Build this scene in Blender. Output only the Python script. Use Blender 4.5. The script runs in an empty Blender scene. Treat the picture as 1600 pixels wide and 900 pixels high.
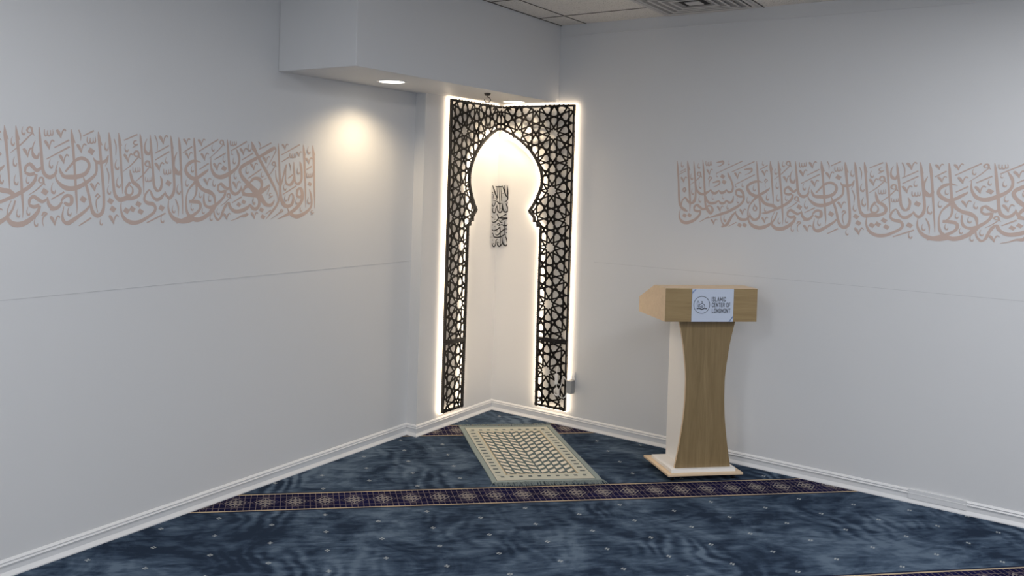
import bpy, bmesh, math, random
from mathutils import Matrix, Vector
random.seed(7)
S = bpy.context.scene
COL = S.collection
PI = math.pi

# ------------------------------------------------------------------ camera, world, lights
cam_data = bpy.data.cameras.new('camera')
cam = bpy.data.objects.new('camera', cam_data)
COL.objects.link(cam)
cam_data.sensor_width = 36.0
cam_data.lens = 1327.97 / 1600 * 36.0
cam_data.shift_x = (800 - 687.17) / 1600
cam_data.shift_y = -(450 - 295.90) / 1600
cam_data.clip_start = 0.05
right = Vector((0.59642262, -0.80211229, 0.02993229))
up = Vector((-0.00680096, 0.03223962, 0.99945703))
back = Vector((-0.80264177, -0.59630235, 0.01377331))
M4 = Matrix.Identity(4)
for i in range(3):
    M4[i][0], M4[i][1], M4[i][2] = right[i], up[i], back[i]
M4.translation = (-5.37068, -3.44527, 1.73)
cam.matrix_world = M4
S.camera = cam
S.view_settings.view_transform = 'Standard'
S.view_settings.look = 'None'
S.view_settings.gamma = 1.0
S.view_settings.use_curve_mapping = False
S.view_settings.exposure = 0.03

world = bpy.data.worlds.new('room_ambient')
S.world = world
world.use_nodes = True
world.node_tree.nodes['Background'].inputs[0].default_value = (0.80, 0.88, 1.0, 1)
world.node_tree.nodes['Background'].inputs[1].default_value = 0.15

CEIL_Z, SOFFIT_Z = 2.84, 2.29
TROFFERS = [  # x, y, watts: the room's ceiling light panels, outside the frame
    (-1.75, -3.8, 38), (-4.4, -1.5, 29), (-1.9, -6.0, 30), (-4.6, -4.4, 34), (-7.0, -1.6, 28)]
TROFFER_COLOR = (0.945, 0.965, 1.0)
REAR_FILLS = [  # added bluish fill from unseen panels behind the camera: x, y, turn, watts
    (-9.55, -3.6, -PI / 2, 52), (-4.6, -7.15, 0.0, 14)]
REAR_FILL_COLOR = (0.90, 0.945, 1.0)
DOWNLIGHTS = [(-1.51, -0.20, 30.0), (-0.17, -0.22, 26.0)]   # x, y, watts
DOWNLIGHT_COLOR = (1.0, 0.78, 0.50)
LED_STRENGTH = 4.4; ARCH_LED_STRENGTH = 11.0
LED_COLOR = (1.0, 0.79, 0.56)

for k, (x, y, wts) in enumerate(TROFFERS):
    ld = bpy.data.lights.new('ceiling_panel_light', 'AREA')
    ld.shape = 'RECTANGLE'; ld.size = 1.2; ld.size_y = 0.6
    ld.energy = wts; ld.color = TROFFER_COLOR
    lo = bpy.data.objects.new('ceiling_panel_light', ld)
    lo.location = (x, y, CEIL_Z - 0.02)
    COL.objects.link(lo)

for x, y, turn, wts in REAR_FILLS:
    ld = bpy.data.lights.new('rear_fill_light', 'AREA')
    ld.shape = 'RECTANGLE'; ld.size = 4.2; ld.size_y = 1.5
    ld.energy = wts; ld.color = REAR_FILL_COLOR
    lo = bpy.data.objects.new('rear_fill_light', ld)
    lo.location = (x, y, 1.75); lo.rotation_euler = (PI / 2, 0, turn)
    COL.objects.link(lo)

# ------------------------------------------------------------------ helpers
def lin(r, g, b):
    f = lambda c: c / 12.92 if c <= 0.04045 else ((c + 0.055) / 1.055) ** 2.4
    return (f(r / 255), f(g / 255), f(b / 255), 1)

class E:
    """a scalar node socket with arithmetic"""
    nt = None
    def __init__(s, sock): s.s = sock
    @staticmethod
    def op(name, *a):
        n = E.nt.nodes.new('ShaderNodeMath'); n.operation = name
        for i, v in enumerate(a):
            if isinstance(v, E): E.nt.links.new(v.s, n.inputs[i])
            else: n.inputs[i].default_value = v
        return E(n.outputs[0])
    def __add__(s, o): return E.op('ADD', s, o)
    __radd__ = __add__
    def __sub__(s, o): return E.op('SUBTRACT', s, o)
    def __rsub__(s, o): return E.op('SUBTRACT', o, s)
    def __mul__(s, o): return E.op('MULTIPLY', s, o)
    __rmul__ = __mul__
    def __truediv__(s, o): return E.op('DIVIDE', s, o)
    def lt(s, o): return E.op('LESS_THAN', s, o)
    def gt(s, o): return E.op('GREATER_THAN', s, o)
def eabs(a): return E.op('ABSOLUTE', a)
def efrac(a): return E.op('FRACT', a)
def efloor(a): return E.op('FLOOR', a)
def emin(a, b): return E.op('MINIMUM', a, b)
def emax(a, b): return E.op('MAXIMUM', a, b)
def esqrt(a): return E.op('SQRT', a)
def emod(a, p): return (efrac(a / p + 0.5) - 0.5) * p      # signed distance to the nearest multiple of p
def near(a, c, w): return eabs(a - c).lt(w)

def mat(name, base=(0.5, 0.5, 0.5, 1), rough=0.5, metal=0.0, spec=0.5):
    m = bpy.data.materials.new(name); m.use_nodes = True
    b = m.node_tree.nodes['Principled BSDF']
    b.inputs['Base Color'].default_value = base
    b.inputs['Roughness'].default_value = rough
    b.inputs['Metallic'].default_value = metal
    b.inputs['Specular IOR Level'].default_value = spec
    return m
def bsdf(m): return m.node_tree.nodes['Principled BSDF']
def noise(m, scale, detail=3, rough=0.5, dist=0.0, vec=None, coord='Object'):
    nt = m.node_tree
    n = nt.nodes.new('ShaderNodeTexNoise')
    n.inputs['Scale'].default_value = scale; n.inputs['Detail'].default_value = detail
    n.inputs['Roughness'].default_value = rough; n.inputs['Distortion'].default_value = dist
    if vec is None:
        tc = nt.nodes.new('ShaderNodeTexCoord'); vec = tc.outputs[coord]
    nt.links.new(vec, n.inputs['Vector'])
    return n
def bump(m, height, strength=0.2, dist=0.002):
    nt = m.node_tree
    b = nt.nodes.new('ShaderNodeBump')
    b.inputs['Strength'].default_value = strength; b.inputs['Distance'].default_value = dist
    nt.links.new(height, b.inputs['Height'])
    nt.links.new(b.outputs[0], bsdf(m).inputs['Normal'])
def mixc(m, fac, a, b):
    nt = m.node_tree
    n = nt.nodes.new('ShaderNodeMix'); n.data_type = 'RGBA'
    for k, v in ((6, a), (7, b)):
        if isinstance(v, tuple): n.inputs[k].default_value = v
        else: nt.links.new(v, n.inputs[k])
    if isinstance(fac, E): nt.links.new(fac.s, n.inputs[0])
    elif isinstance(fac, float): n.inputs[0].default_value = fac
    else: nt.links.new(fac, n.inputs[0])
    return n.outputs[2]
def ramp(m, fac, stops):
    nt = m.node_tree
    r = nt.nodes.new('ShaderNodeValToRGB')
    while len(r.color_ramp.elements) < len(stops): r.color_ramp.elements.new(0.5)
    for e, (p, c) in zip(r.color_ramp.elements, stops): e.position = p; e.color = c
    nt.links.new(fac, r.inputs[0])
    return r.outputs[0]
def setcol(m, sock): m.node_tree.links.new(sock, bsdf(m).inputs['Base Color'])
def emission(m, col, s):
    b = bsdf(m)
    b.inputs['Emission Color'].default_value = (*col[:3], 1); b.inputs['Emission Strength'].default_value = s

def obj(name, bm, m, parent=None, smooth=False):
    me = bpy.data.meshes.new(name)
    bmesh.ops.recalc_face_normals(bm, faces=bm.faces[:])
    bm.to_mesh(me); bm.free()
    if m: me.materials.append(m)
    if smooth:
        for p in me.polygons: p.use_smooth = True
    o = bpy.data.objects.new(name, me); COL.objects.link(o)
    if parent: o.parent = parent
    return o
def tag(o, label, cat, group=None):
    o['label'] = label; o['category'] = cat
    if group: o['group'] = group
    return o
def struct(name, bm, m, parent=None):
    o = obj(name, bm, m, parent)
    if parent is None: o['kind'] = 'structure'
    return o
def thing(name, label, cat, loc=(0, 0, 0), rz=0.0, group=None):
    o = bpy.data.objects.new(name, None); COL.objects.link(o)
    o.empty_display_size = 0.1
    o.location = loc; o.rotation_euler = (0, 0, rz)
    return tag(o, label, cat, group)
def new(): return bmesh.new()
def box(bm, x0, x1, y0, y1, z0, z1, bevel=0.0):
    vs = [bm.verts.new(p) for p in ((x0, y0, z0), (x1, y0, z0), (x1, y1, z0), (x0, y1, z0), (x0, y0, z1), (x1, y0, z1), (x1, y1, z1), (x0, y1, z1))]
    fs = [bm.faces.new([vs[i] for i in f]) for f in ((0, 3, 2, 1), (4, 5, 6, 7), (0, 1, 5, 4), (1, 2, 6, 5), (2, 3, 7, 6), (3, 0, 4, 7))]
    if bevel:
        es = list({e for f in fs for e in f.edges})
        bmesh.ops.bevel(bm, geom=es, offset=bevel, segments=2, profile=0.5, affect='EDGES')
def quad(bm, *pts): return bm.faces.new([bm.verts.new(p) for p in pts])
def prism(bm, pts, f, d0, d1):
    """extrude a 2-D outline between depths; f(u, v, d) -> point"""
    a = [bm.verts.new(f(u, v, d0)) for u, v in pts]; b = [bm.verts.new(f(u, v, d1)) for u, v in pts]
    n = len(pts)
    bm.faces.new(a); bm.faces.new(b)
    for i in range(n): bm.faces.new((a[i], a[(i + 1) % n], b[(i + 1) % n], b[i]))
def disc(bm, c, r, z0, z1, n=32, r1=None):
    r1 = r if r1 is None else r1
    a = [bm.verts.new((c[0] + r * math.cos(2 * PI * k / n), c[1] + r * math.sin(2 * PI * k / n), z0)) for k in range(n)]
    b = [bm.verts.new((c[0] + r1 * math.cos(2 * PI * k / n), c[1] + r1 * math.sin(2 * PI * k / n), z1)) for k in range(n)]
    bm.faces.new(a); bm.faces.new(b)
    for k in range(n): bm.faces.new((a[k], a[(k + 1) % n], b[(k + 1) % n], b[k]))
def lathe(bm, c, prof, n=40, close=True):
    rings = []
    for r, z in prof:
        rings.append([bm.verts.new((c[0] + r * math.cos(2 * PI * k / n), c[1] + r * math.sin(2 * PI * k / n), c[2] + z)) for k in range(n)])
    m = len(rings)
    for i in range(m if close else m - 1):
        A, B = rings[i], rings[(i + 1) % m]
        for k in range(n): bm.faces.new((A[k], A[(k + 1) % n], B[(k + 1) % n], B[k]))
def tube(bm, pts, r, n=8, cap=True):
    P = [Vector(p) for p in pts]
    rs = r if isinstance(r, (list, tuple)) else [r] * len(P)
    rings = []; prev = None
    for i, p in enumerate(P):
        t = (P[min(i + 1, len(P) - 1)] - P[max(i - 1, 0)]).normalized()
        if prev is None:
            a = t.orthogonal().normalized()
        else:
            a = (prev - t * prev.dot(t)).normalized()
        prev = a; b = t.cross(a)
        rings.append([bm.verts.new(p + (a * math.cos(2 * PI * k / n) + b * math.sin(2 * PI * k / n)) * rs[i]) for k in range(n)])
    for A, B in zip(rings, rings[1:]):
        for k in range(n): bm.faces.new((A[k], A[(k + 1) % n], B[(k + 1) % n], B[k]))
    if cap: bm.faces.new(rings[0]); bm.faces.new(rings[-1])
def spline(pts, n=6):
    P = [tuple(p) for p in pts]; k = len(P[0])
    Q = [tuple(2 * P[0][i] - P[1][i] for i in range(k))] + P + [tuple(2 * P[-1][i] - P[-2][i] for i in range(k))]
    out = []
    for i in range(1, len(Q) - 2):
        for s in range(n):
            t = s / n
            out.append(tuple(0.5 * (2 * Q[i][j] + (Q[i + 1][j] - Q[i - 1][j]) * t + (2 * Q[i - 1][j] - 5 * Q[i][j] + 4 * Q[i + 1][j] - Q[i + 2][j]) * t * t + (3 * Q[i][j] - Q[i - 1][j] - 3 * Q[i + 1][j] + Q[i + 2][j]) * t ** 3) for j in range(k)))
    out.append(P[-1]); return out
def offset_poly(pts, ws):
    """inner outline of a closed polygon (counter-clockwise), edge i moved inwards by ws[i]"""
    n = len(pts); L = []
    for i in range(n):
        (x0, y0), (x1, y1) = pts[i], pts[(i + 1) % n]
        l = math.hypot(x1 - x0, y1 - y0); nx, ny = -(y1 - y0) / l, (x1 - x0) / l
        L.append((x0 + nx * ws[i], y0 + ny * ws[i], (x1 - x0) / l, (y1 - y0) / l))
    out = []
    for i in range(n):
        ax, ay, adx, ady = L[i - 1]; bx, by, bdx, bdy = L[i]
        den = adx * bdy - ady * bdx
        if abs(den) < 0.05: out.append((bx, by)); continue
        t = ((bx - ax) * bdy - (by - ay) * bdx) / den
        out.append((ax + adx * t, ay + ady * t))
    return out
def ring_prism(bm, outer, inner, f, d0, d1, skip=()):
    n = len(outer)
    V = [[bm.verts.new(f(u, v, d)) for u, v in P] for P in (outer, inner) for d in (d0, d1)]
    oa, ob, ia, ib = V
    for i in range(n):
        if i in skip: continue
        j = (i + 1) % n
        for q in ((oa[i], oa[j], ia[j], ia[i]), (ob[i], ob[j], ib[j], ib[i]), (oa[i], oa[j], ob[j], ob[i]), (ia[i], ia[j], ib[j], ib[i])):
            bm.faces.new(q)

# ------------------------------------------------------------------ materials
def paint(name, c, b=0.10):
    m = mat(name, c, 0.55, spec=0.35)
    n = noise(m, 140, 2, 0.5); bump(m, n.outputs[0], b, 0.0015)
    return m
WALL = paint('pale_blue_grey_wall_paint', (0.695, 0.698, 0.705, 1))
SOFFIT = paint('bulkhead_paint', (0.695, 0.698, 0.705, 1))
WHITE_TRIM = mat('white_gloss_trim_paint', (0.76, 0.76, 0.765, 1), 0.4)
SEAM = mat('wall_joint_filler', (0.545, 0.55, 0.56, 1), 0.6)
BLACK = mat('black_satin_acrylic', (0.007, 0.006, 0.007, 1), 0.42, spec=0.3)
PRINT = mat('dusty_rose_vinyl', (0.575, 0.447, 0.392, 1), 0.6, spec=0.25)
WHITE_PLASTIC = mat('white_plastic', (0.82, 0.82, 0.82, 1), 0.35)
GREY_PLASTIC = mat('grey_plastic', (0.36, 0.37, 0.38, 1), 0.4)
DARK_METAL = mat('dark_bronze_metal', (0.10, 0.09, 0.08, 1), 0.35, 0.8)
CHROME = mat('chrome', (0.6, 0.6, 0.62, 1), 0.2, 1.0)
LED = mat('led_neon_strip', (0.9, 0.9, 0.9, 1), 0.5); emission(LED, LED_COLOR, LED_STRENGTH)
ARCH_LED = mat('led_neon_strip_arch', (0.9, 0.9, 0.9, 1), 0.5); emission(ARCH_LED, LED_COLOR, ARCH_LED_STRENGTH)
LAMP = mat('lit_lamp_lens', (0.9, 0.9, 0.9, 1), 0.5); emission(LAMP, (1.0, 0.93, 0.80), 6.0)
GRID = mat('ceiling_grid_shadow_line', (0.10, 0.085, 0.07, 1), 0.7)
DIFFUSER = mat('diffuser_enamel', (0.66, 0.63, 0.60, 1), 0.45)
SHADED_ENAMEL = mat('diffuser_shadowed_enamel', (0.30, 0.285, 0.27, 1), 0.5)  # darker copy of the diffuser enamel, with the louvres' shade in its colour
VENT_DARK = mat('duct_shade_black', (0.015, 0.013, 0.012, 1), 0.8)  # black that paints in the darkness of the duct

def tile_mat():
    m = mat('speckled_ceiling_tile', (0.7, 0.67, 0.62, 1), 0.9, spec=0.1)
    n = noise(m, 160, 3, 0.7)
    setcol(m, ramp(m, n.outputs[0], [(0.30, (0.30, 0.28, 0.25, 1)), (0.44, (0.86, 0.82, 0.76, 1)), (1.0, (0.90, 0.86, 0.81, 1))]))
    return m
TILE = tile_mat()

def wood_mat(name, dark, light, along='Z', rough=0.42):
    m = mat(name, light, rough, spec=0.4); nt = m.node_tree
    tc = nt.nodes.new('ShaderNodeTexCoord'); mp = nt.nodes.new('ShaderNodeMapping')
    mp.inputs['Scale'].default_value = {'Z': (16, 16, 1.1), 'X': (1.1, 16, 16)}[along]
    nt.links.new(tc.outputs['Object'], mp.inputs[0])
    n = noise(m, 1.6, 5, 0.6, 1.2, mp.outputs[0])
    n2 = noise(m, 11, 3, 0.6, 0.3, mp.outputs[0])
    E.nt = nt
    f = E(n.outputs[0]) * 0.75 + E(n2.outputs[0]) * 0.25
    setcol(m, ramp(m, f.s, [(0.30, dark), (0.70, light)]))
    return m
OAK = wood_mat('light_oak_laminate_upright', (0.19, 0.130, 0.060, 1), (0.30, 0.215, 0.110, 1), 'Z')
OAK_X = wood_mat('light_oak_laminate_level', (0.24, 0.16, 0.072, 1), (0.37, 0.265, 0.130, 1), 'X')
OAK_PALE = wood_mat('pale_oak_edge_and_lit_side', (0.68, 0.51, 0.33, 1), (0.80, 0.62, 0.43, 1), 'X')  # pale edge oak, lightened further to carry the niche glow on the desk's side
LECTERN_WHITE = mat('white_laminate', (0.88, 0.86, 0.835, 1), 0.4)

CARPET_A = math.radians(44.2)
def carpet_mat():
    m = mat('blue_prayer_hall_carpet', (0.05, 0.08, 0.14, 1), 0.95, spec=0.08); nt = m.node_tree; E.nt = nt
    tc = nt.nodes.new('ShaderNodeTexCoord')
    sx = nt.nodes.new('ShaderNodeSeparateXYZ'); nt.links.new(tc.outputs['Object'], sx.inputs[0])
    x, y = E(sx.outputs[0]), E(sx.outputs[1])
    c, s = math.cos(CARPET_A), math.sin(CARPET_A)
    u = x * c - y * s
    n = x * s + y * c
    cb = nt.nodes.new('ShaderNodeCombineXYZ'); nt.links.new((u * 1.0).s, cb.inputs[0]); nt.links.new((n * 1.0).s, cb.inputs[1])
    vec = cb.outputs[0]
    # brushed pile: broad patches, swept strokes, fine fibre
    n1 = noise(m, 2.4, 5, 0.62, 1.1, vec)
    mp = nt.nodes.new('ShaderNodeMapping'); mp.inputs['Rotation'].default_value = (0, 0, 1.25); mp.inputs['Scale'].default_value = (2.6, 9.0, 1)
    nt.links.new(vec, mp.inputs[0])
    n2 = noise(m, 1.3, 3, 0.5, 1.8, mp.outputs[0])
    mp3 = nt.nodes.new('ShaderNodeMapping'); mp3.inputs['Rotation'].default_value = (0, 0, 0.55); mp3.inputs['Scale'].default_value = (2.0, 7.0, 1)
    nt.links.new(vec, mp3.inputs[0])
    n3 = noise(m, 1.7, 3, 0.5, 2.6, mp3.outputs[0])
    n4 = noise(m, 260, 2, 0.6, 0, vec)
    # combed strokes left by hands and vacuum: distorted waves that come and go
    wv = nt.nodes.new('ShaderNodeTexWave'); wv.inputs['Scale'].default_value = 4.2; wv.inputs['Distortion'].default_value = 14.0
    wv.inputs['Detail'].default_value = 2.0; wv.inputs['Detail Scale'].default_value = 0.7; nt.links.new(vec, wv.inputs[0])
    nm = noise(m, 1.7, 2, 0.5, 0.6, vec)
    comb = emax(E(nm.outputs[0]) - 0.50, 0.0) * (E(wv.outputs[1]) - 0.5) * 2.6
    f = (E(n1.outputs[0]) - 0.5) * 1.05 + (E(n2.outputs[0]) - 0.5) * 0.42 + (E(n3.outputs[0]) - 0.5) * 0.42 + (E(n4.outputs[0]) - 0.5) * 0.10 + comb * 0.6 + 0.5
    pile = ramp(m, f.s, [(0.35, (0.017, 0.029, 0.053, 1)), (0.46, (0.033, 0.054, 0.090, 1)), (0.57, (0.062, 0.093, 0.140, 1)), (0.70, (0.110, 0.152, 0.210, 1))])
    # little cream motifs in a staggered grid
    def motif(u0, n0):
        du, dn = emod(u - u0, 0.524), emod(n - n0, 0.207)
        def pet(a, b): return ((du - a) * (du - a) + (dn - b) * (dn - b)).lt(0.0048 ** 2)
        hole = (du * du + dn * dn).lt(0.0030 ** 2)
        return emax(emax(pet(0.0080, 0), pet(-0.0080, 0)), emax(pet(0, 0.0080), pet(0, -0.0080))) * (1 - hole)
    front = n.lt(-1.75)
    fa = emax(motif(-0.503, -1.991), motif(-0.241, -1.8875))
    ba = emax(motif(-0.504, -1.420), motif(-0.242, -1.3165))
    dots = fa * front + ba * (1 - front)
    # patterned bands
    nn = emod(n + 1.695, 1.192)
    d = eabs(nn)
    band = d.lt(0.116); edge = near(d, 0.109, 0.0055); rim = near(d, 0.121, 0.0055)
    a = emod(u + 0.976, 0.1545) / 0.1545          # -.5 .. .5 inside a cell
    aa, b = eabs(a), d / 0.1045
    r = aa / 0.37 + b / 0.60
    med = emax(emax(near(r, 0.93, 0.060), near(r, 0.50, 0.075)), r.lt(0.95) * emax(near(aa / 0.37, b / 0.60, 0.065), aa.lt(0.013)))
    med = emax(med, r.lt(0.95) * near(b, 0.16, 0.028))
    h2 = near(aa / 0.37 + b / 0.60, 1.28, 0.024)
    out = r.gt(1.05)
    lat = emax(emax(near(b, 0.62, 0.020), h2), emax(near(aa, 0.5, 0.014), emax(near(aa, 0.30, 0.012), near(aa, 0.10, 0.012))))
    lat = emax(lat, near(b, 0.0, 0.02) * aa.gt(0.40)) * out
    navy = mixc(m, E(n1.outputs[0]).gt(0.55), (0.004, 0.004, 0.030, 1), (0.006, 0.006, 0.042, 1))
    k1 = mixc(m, lat, navy, (0.15, 0.12, 0.13, 1))
    k2 = mixc(m, med, k1, (0.27, 0.24, 0.22, 1))
    k3 = mixc(m, edge, k2, (0.52, 0.41, 0.28, 1))
    base = mixc(m, rim, mixc(m, dots, pile, (0.36, 0.39, 0.40, 1)), (0.012, 0.020, 0.045, 1))
    setcol(m, mixc(m, band, base, k3))
    bump(m, n4.outputs[0], 0.5, 0.004)
    return m
CARPET = carpet_mat()

RUG_W, RUG_L = 0.655, 1.09
def rug_mat():
    m = mat('woven_prayer_rug', (0.5, 0.5, 0.45, 1), 0.95, spec=0.08); nt = m.node_tree; E.nt = nt
    tc = nt.nodes.new('ShaderNodeTexCoord')
    sx = nt.nodes.new('ShaderNodeSeparateXYZ'); nt.links.new(tc.outputs['Object'], sx.inputs[0])
    x, y = E(sx.outputs[0]), E(sx.outputs[1])
    ax, ay = eabs(x), eabs(y)
    hx, hy = RUG_W / 2, RUG_L / 2
    dx, dy = hx - ax, hy - ay                      # distance in from the edge
    din = emin(dx, dy)
    sage, dark, cream, tan = (0.29, 0.34, 0.325, 1), (0.075, 0.10, 0.11, 1), (0.80, 0.74, 0.62, 1), (0.36, 0.29, 0.18, 1)
    pale = (0.56, 0.56, 0.48, 1)
    fx, fy = 0.212, 0.412                          # half size of the field
    field = ax.lt(fx) * ay.lt(fy)
    # interlocking slanted blocks, mirrored about the middle line
    cw, rh = fx * 2 / 8, 0.0655
    q = ax / cw
    lx = efrac(q)
    ph = efrac(y / rh - 0.62 * lx + 0.2)
    blk = ph.lt(0.56) * near(lx, 0.5, 0.39)
    nz = noise(m, 380, 2, 0.6)
    fcol = mixc(m, blk, (0.105, 0.14, 0.145, 1), cream)
    # border band with small dark figures
    figy = near(ax, fx + 0.047, 0.016) * near(efrac(y / 0.058), 0.5, 0.17)
    figx = near(ay, fy + 0.043, 0.011) * near(efrac(x / 0.055), 0.5, 0.20)
    figy = figy * ay.lt(fy + 0.02); figx = figx * ax.lt(fx + 0.06)
    fig = emax(figy, figx)
    bcol = mixc(m, fig, pale, dark)
    c = mixc(m, din.lt(0.036), bcol, sage)
    c = mixc(m, near(din, 0.038, 0.0028), c, (0.62, 0.60, 0.50, 1))
    c = mixc(m, near(din, 0.033, 0.0022), c, dark)
    inner = ax.lt(fx + 0.012) * ay.lt(fy + 0.010)
    c = mixc(m, inner, c, (0.70, 0.63, 0.48, 1))
    c = mixc(m, inner * emax(near(ax, fx + 0.0035, 0.0025), near(ay, fy + 0.003, 0.0025)), c, tan)
    c = mixc(m, field, c, fcol)
    E.nt = nt
    c = mixc(m, E(nz.outputs[0]) * 0.15, c, (0.30, 0.31, 0.28, 1))
    setcol(m, c)
    bump(m, nz.outputs[0], 0.5, 0.003)
    return m
RUG = rug_mat()
FRINGE = mat('sage_rug_fringe_yarn', (0.22, 0.26, 0.26, 1), 0.95, spec=0.05)
SIGN = mat('pale_blue_sign_sheet', lin(196, 205, 222), 0.4)
SIGN_INK = mat('charcoal_sign_ink', (0.035, 0.040, 0.055, 1), 0.5)
SIGN_BLUE = mat('dusty_blue_sign_print', lin(132, 150, 190), 0.5)
# ------------------------------------------------------------------ the room
WX, WY, LWY = 0.012, 0.012, 0.095        # right wall, corner chase and left wall planes
XB, YB = -9.6, -7.2                      # the far sides of the room, behind the camera
CHX = -0.903                             # left end of the corner chase

bm = new(); box(bm, XB, WX + 0.1, YB, LWY + 0.1, -0.1, 0.0); struct('floor', bm, CARPET)
bm = new(); box(bm, XB, WX + 0.1, YB, LWY + 0.1, CEIL_Z, CEIL_Z + 0.1); ceiling = struct('ceiling', bm, TILE)
bm = new(); box(bm, WX, WX + 0.1, YB, LWY + 0.1, 0, CEIL_Z); struct('wall_right', bm, WALL)
bm = new(); box(bm, XB, WX, LWY, LWY + 0.1, 0, CEIL_Z); struct('wall_left', bm, WALL)
bm = new(); box(bm, CHX, WX, WY, LWY, 0, CEIL_Z); struct('wall_corner', bm, WALL)
bm = new(); box(bm, XB - 0.1, XB, YB, LWY + 0.1, 0, CEIL_Z); struct('wall_rear', bm, WALL)
bm = new(); box(bm, XB, WX + 0.1, YB - 0.1, YB, 0, CEIL_Z); struct('wall_front', bm, WALL)
bm = new(); box(bm, -2.135, WX, -0.482, LWY, SOFFIT_Z, CEIL_Z, 0.004); struct('trim_1', bm, SOFFIT)      # the ceiling bulkhead

# ceiling grid: shadow lines along the tees painted as dark bars
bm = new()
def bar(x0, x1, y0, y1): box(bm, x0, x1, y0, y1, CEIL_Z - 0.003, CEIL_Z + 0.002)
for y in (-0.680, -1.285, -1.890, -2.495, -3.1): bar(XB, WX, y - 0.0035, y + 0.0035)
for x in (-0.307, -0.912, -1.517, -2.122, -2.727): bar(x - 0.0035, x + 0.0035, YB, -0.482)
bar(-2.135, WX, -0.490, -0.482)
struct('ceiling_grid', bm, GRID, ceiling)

# baseboards: a stepped moulding swept along each wall
PROF = [(0, 0), (0.018, 0), (0.018, 0.005), (0.0065, 0.022), (0.0060, 0.049), (0.0115, 0.0505), (0.0120, 0.0535), (0.0065, 0.0605), (0.0065, 0.0625), (0.0100, 0.0640), (0.0100, 0.0660), (0.0035, 0.0745), (0, 0.0755)]
def sweep(bm, path):
    rings = []
    P = [Vector((*p, 0)) for p in path]
    for i, p in enumerate(P):
        ds = []
        if i > 0: ds.append((P[i] - P[i - 1]).normalized())
        if i < len(P) - 1: ds.append((P[i + 1] - P[i]).normalized())
        ns = [Vector((d.y, -d.x, 0)) for d in ds]            # room side is on the right of the path
        nrm = sum(ns, Vector()) ; nrm = nrm / nrm.dot(ns[0])
        rings.append([bm.verts.new(p + nrm * a + Vector((0, 0, z))) for a, z in PROF])
    for A, B in zip(rings, rings[1:]):
        for k in range(len(PROF) - 1): bm.faces.new((A[k], A[k + 1], B[k + 1], B[k]))
    bm.faces.new(rings[0]); bm.faces.new(rings[-1])
bm = new(); sweep(bm, [(XB, LWY), (CHX, LWY), (CHX, WY), (WX - 0.0001, WY)]); struct('baseboard_left', bm, WHITE_TRIM)
bm = new(); sweep(bm, [(WX, WY), (WX, YB)]); struct('baseboard_right', bm, WHITE_TRIM)
bm = new()                                       # a plain patched length without the bead, with its joints
box(bm, WX - 0.0108, WX - 0.002, -3.046, -2.770, 0.0235, 0.0752)
for y in (-2.770, -2.905, -2.935, -3.046): box(bm, WX - 0.0114, WX - 0.004, y - 0.0012, y + 0.0012, 0.022, 0.0745)
struct('baseboard_right_patch', bm, WHITE_TRIM)
# joints in the wall boards
bm = new(); box(bm, -4.2, CHX, LWY - 0.0012, LWY + 0.004, 1.1660, 1.1680); struct('trim_2', bm, SEAM)
bm = new(); box(bm, WX - 0.0008, WX + 0.004, -4.0, -0.80, 1.1755, 1.1775); struct('trim_3', bm, SEAM)
bm = new(); box(bm, WX - 0.0060, WX + 0.004, -3.0, -0.482, 2.757, 2.7635); struct('trim_4', bm, WALL)

# ------------------------------------------------------------------ the two lattice panels
STAR_U, STAR_Z, STEP = 0.490, 1.6585, 0.4043
AP = STEP / (2 * 1.6180340)                      # apothem of a rosette's decagon
EDGE = 2 * AP * math.tan(PI / 10)
HX = STEP * math.tan(PI / 5) / 2                 # half the sideways spacing
def girih(u0, z0, umin, umax, zmin, zmax):
    """all strap centre lines of the ten-fold star pattern inside a window"""
    segs = {}
    R2, W = None, AP * 0.22454
    r3 = AP / math.cos(PI / 10) - EDGE / 2; W = r3 * math.cos(math.radians(72)); r2 = W / math.cos(PI / 5)
    pol = lambda c, r, a: (c[0] + r * math.cos(math.radians(a)), c[1] + r * math.sin(math.radians(a)))
    def put(p, q):
        k = (round((p[0] + q[0]) * 2000), round((p[1] + q[1]) * 2000), round(abs(p[0] - q[0]) * 500), round(abs(p[1] - q[1]) * 500))
        segs[k] = (p, q)
    ni, nj = 6, 14
    cents, bows = [], []
    for i in range(-ni, ni + 1):
        for j in range(-nj, nj + 1):
            c = (u0 + i * HX, z0 + j * STEP / 2)
            if umin - 0.3 < c[0] < umax + 0.3 and zmin - 0.3 < c[1] < zmax + 0.3:
                (cents if (i + j) % 2 == 0 else bows).append(c)
    for c in cents:
        for k in range(10):
            t = 36 * k
            put(pol(c, r3, t), pol(c, r2, t - 36)); put(pol(c, r3, t), pol(c, r2, t + 36))
            v = pol(c, AP / math.cos(PI / 10), t)
            tips = [pol(v, EDGE / 2, t + 180 + 72 * m) for m in range(5)]
            for m in range(5):
                p, q = tips[m], tips[(m + 2) % 5]
                for bc in bows:                   # inside a bow-tie the two stars share their middle: trim there
                    for A, B in ((p, q), (q, p)):
                        ra = ((A[0] - bc[0]) / EDGE, (A[1] - bc[1]) / EDGE); rb = ((B[0] - bc[0]) / EDGE, (B[1] - bc[1]) / EDGE)
                        if abs(abs(ra[0]) - 0.691) < 0.02 and abs(ra[1]) < 0.02 and abs(abs(rb[1]) - 0.2938) < 0.02 and abs(rb[0]) < 0.25:
                            sg = 1 if ra[0] > 0 else -1
                            p = A; q = (bc[0] + sg * 0.132 * EDGE, bc[1] + math.copysign(0.1817, rb[1]) * EDGE)
                put(p, q)
    return list(segs.values())
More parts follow.
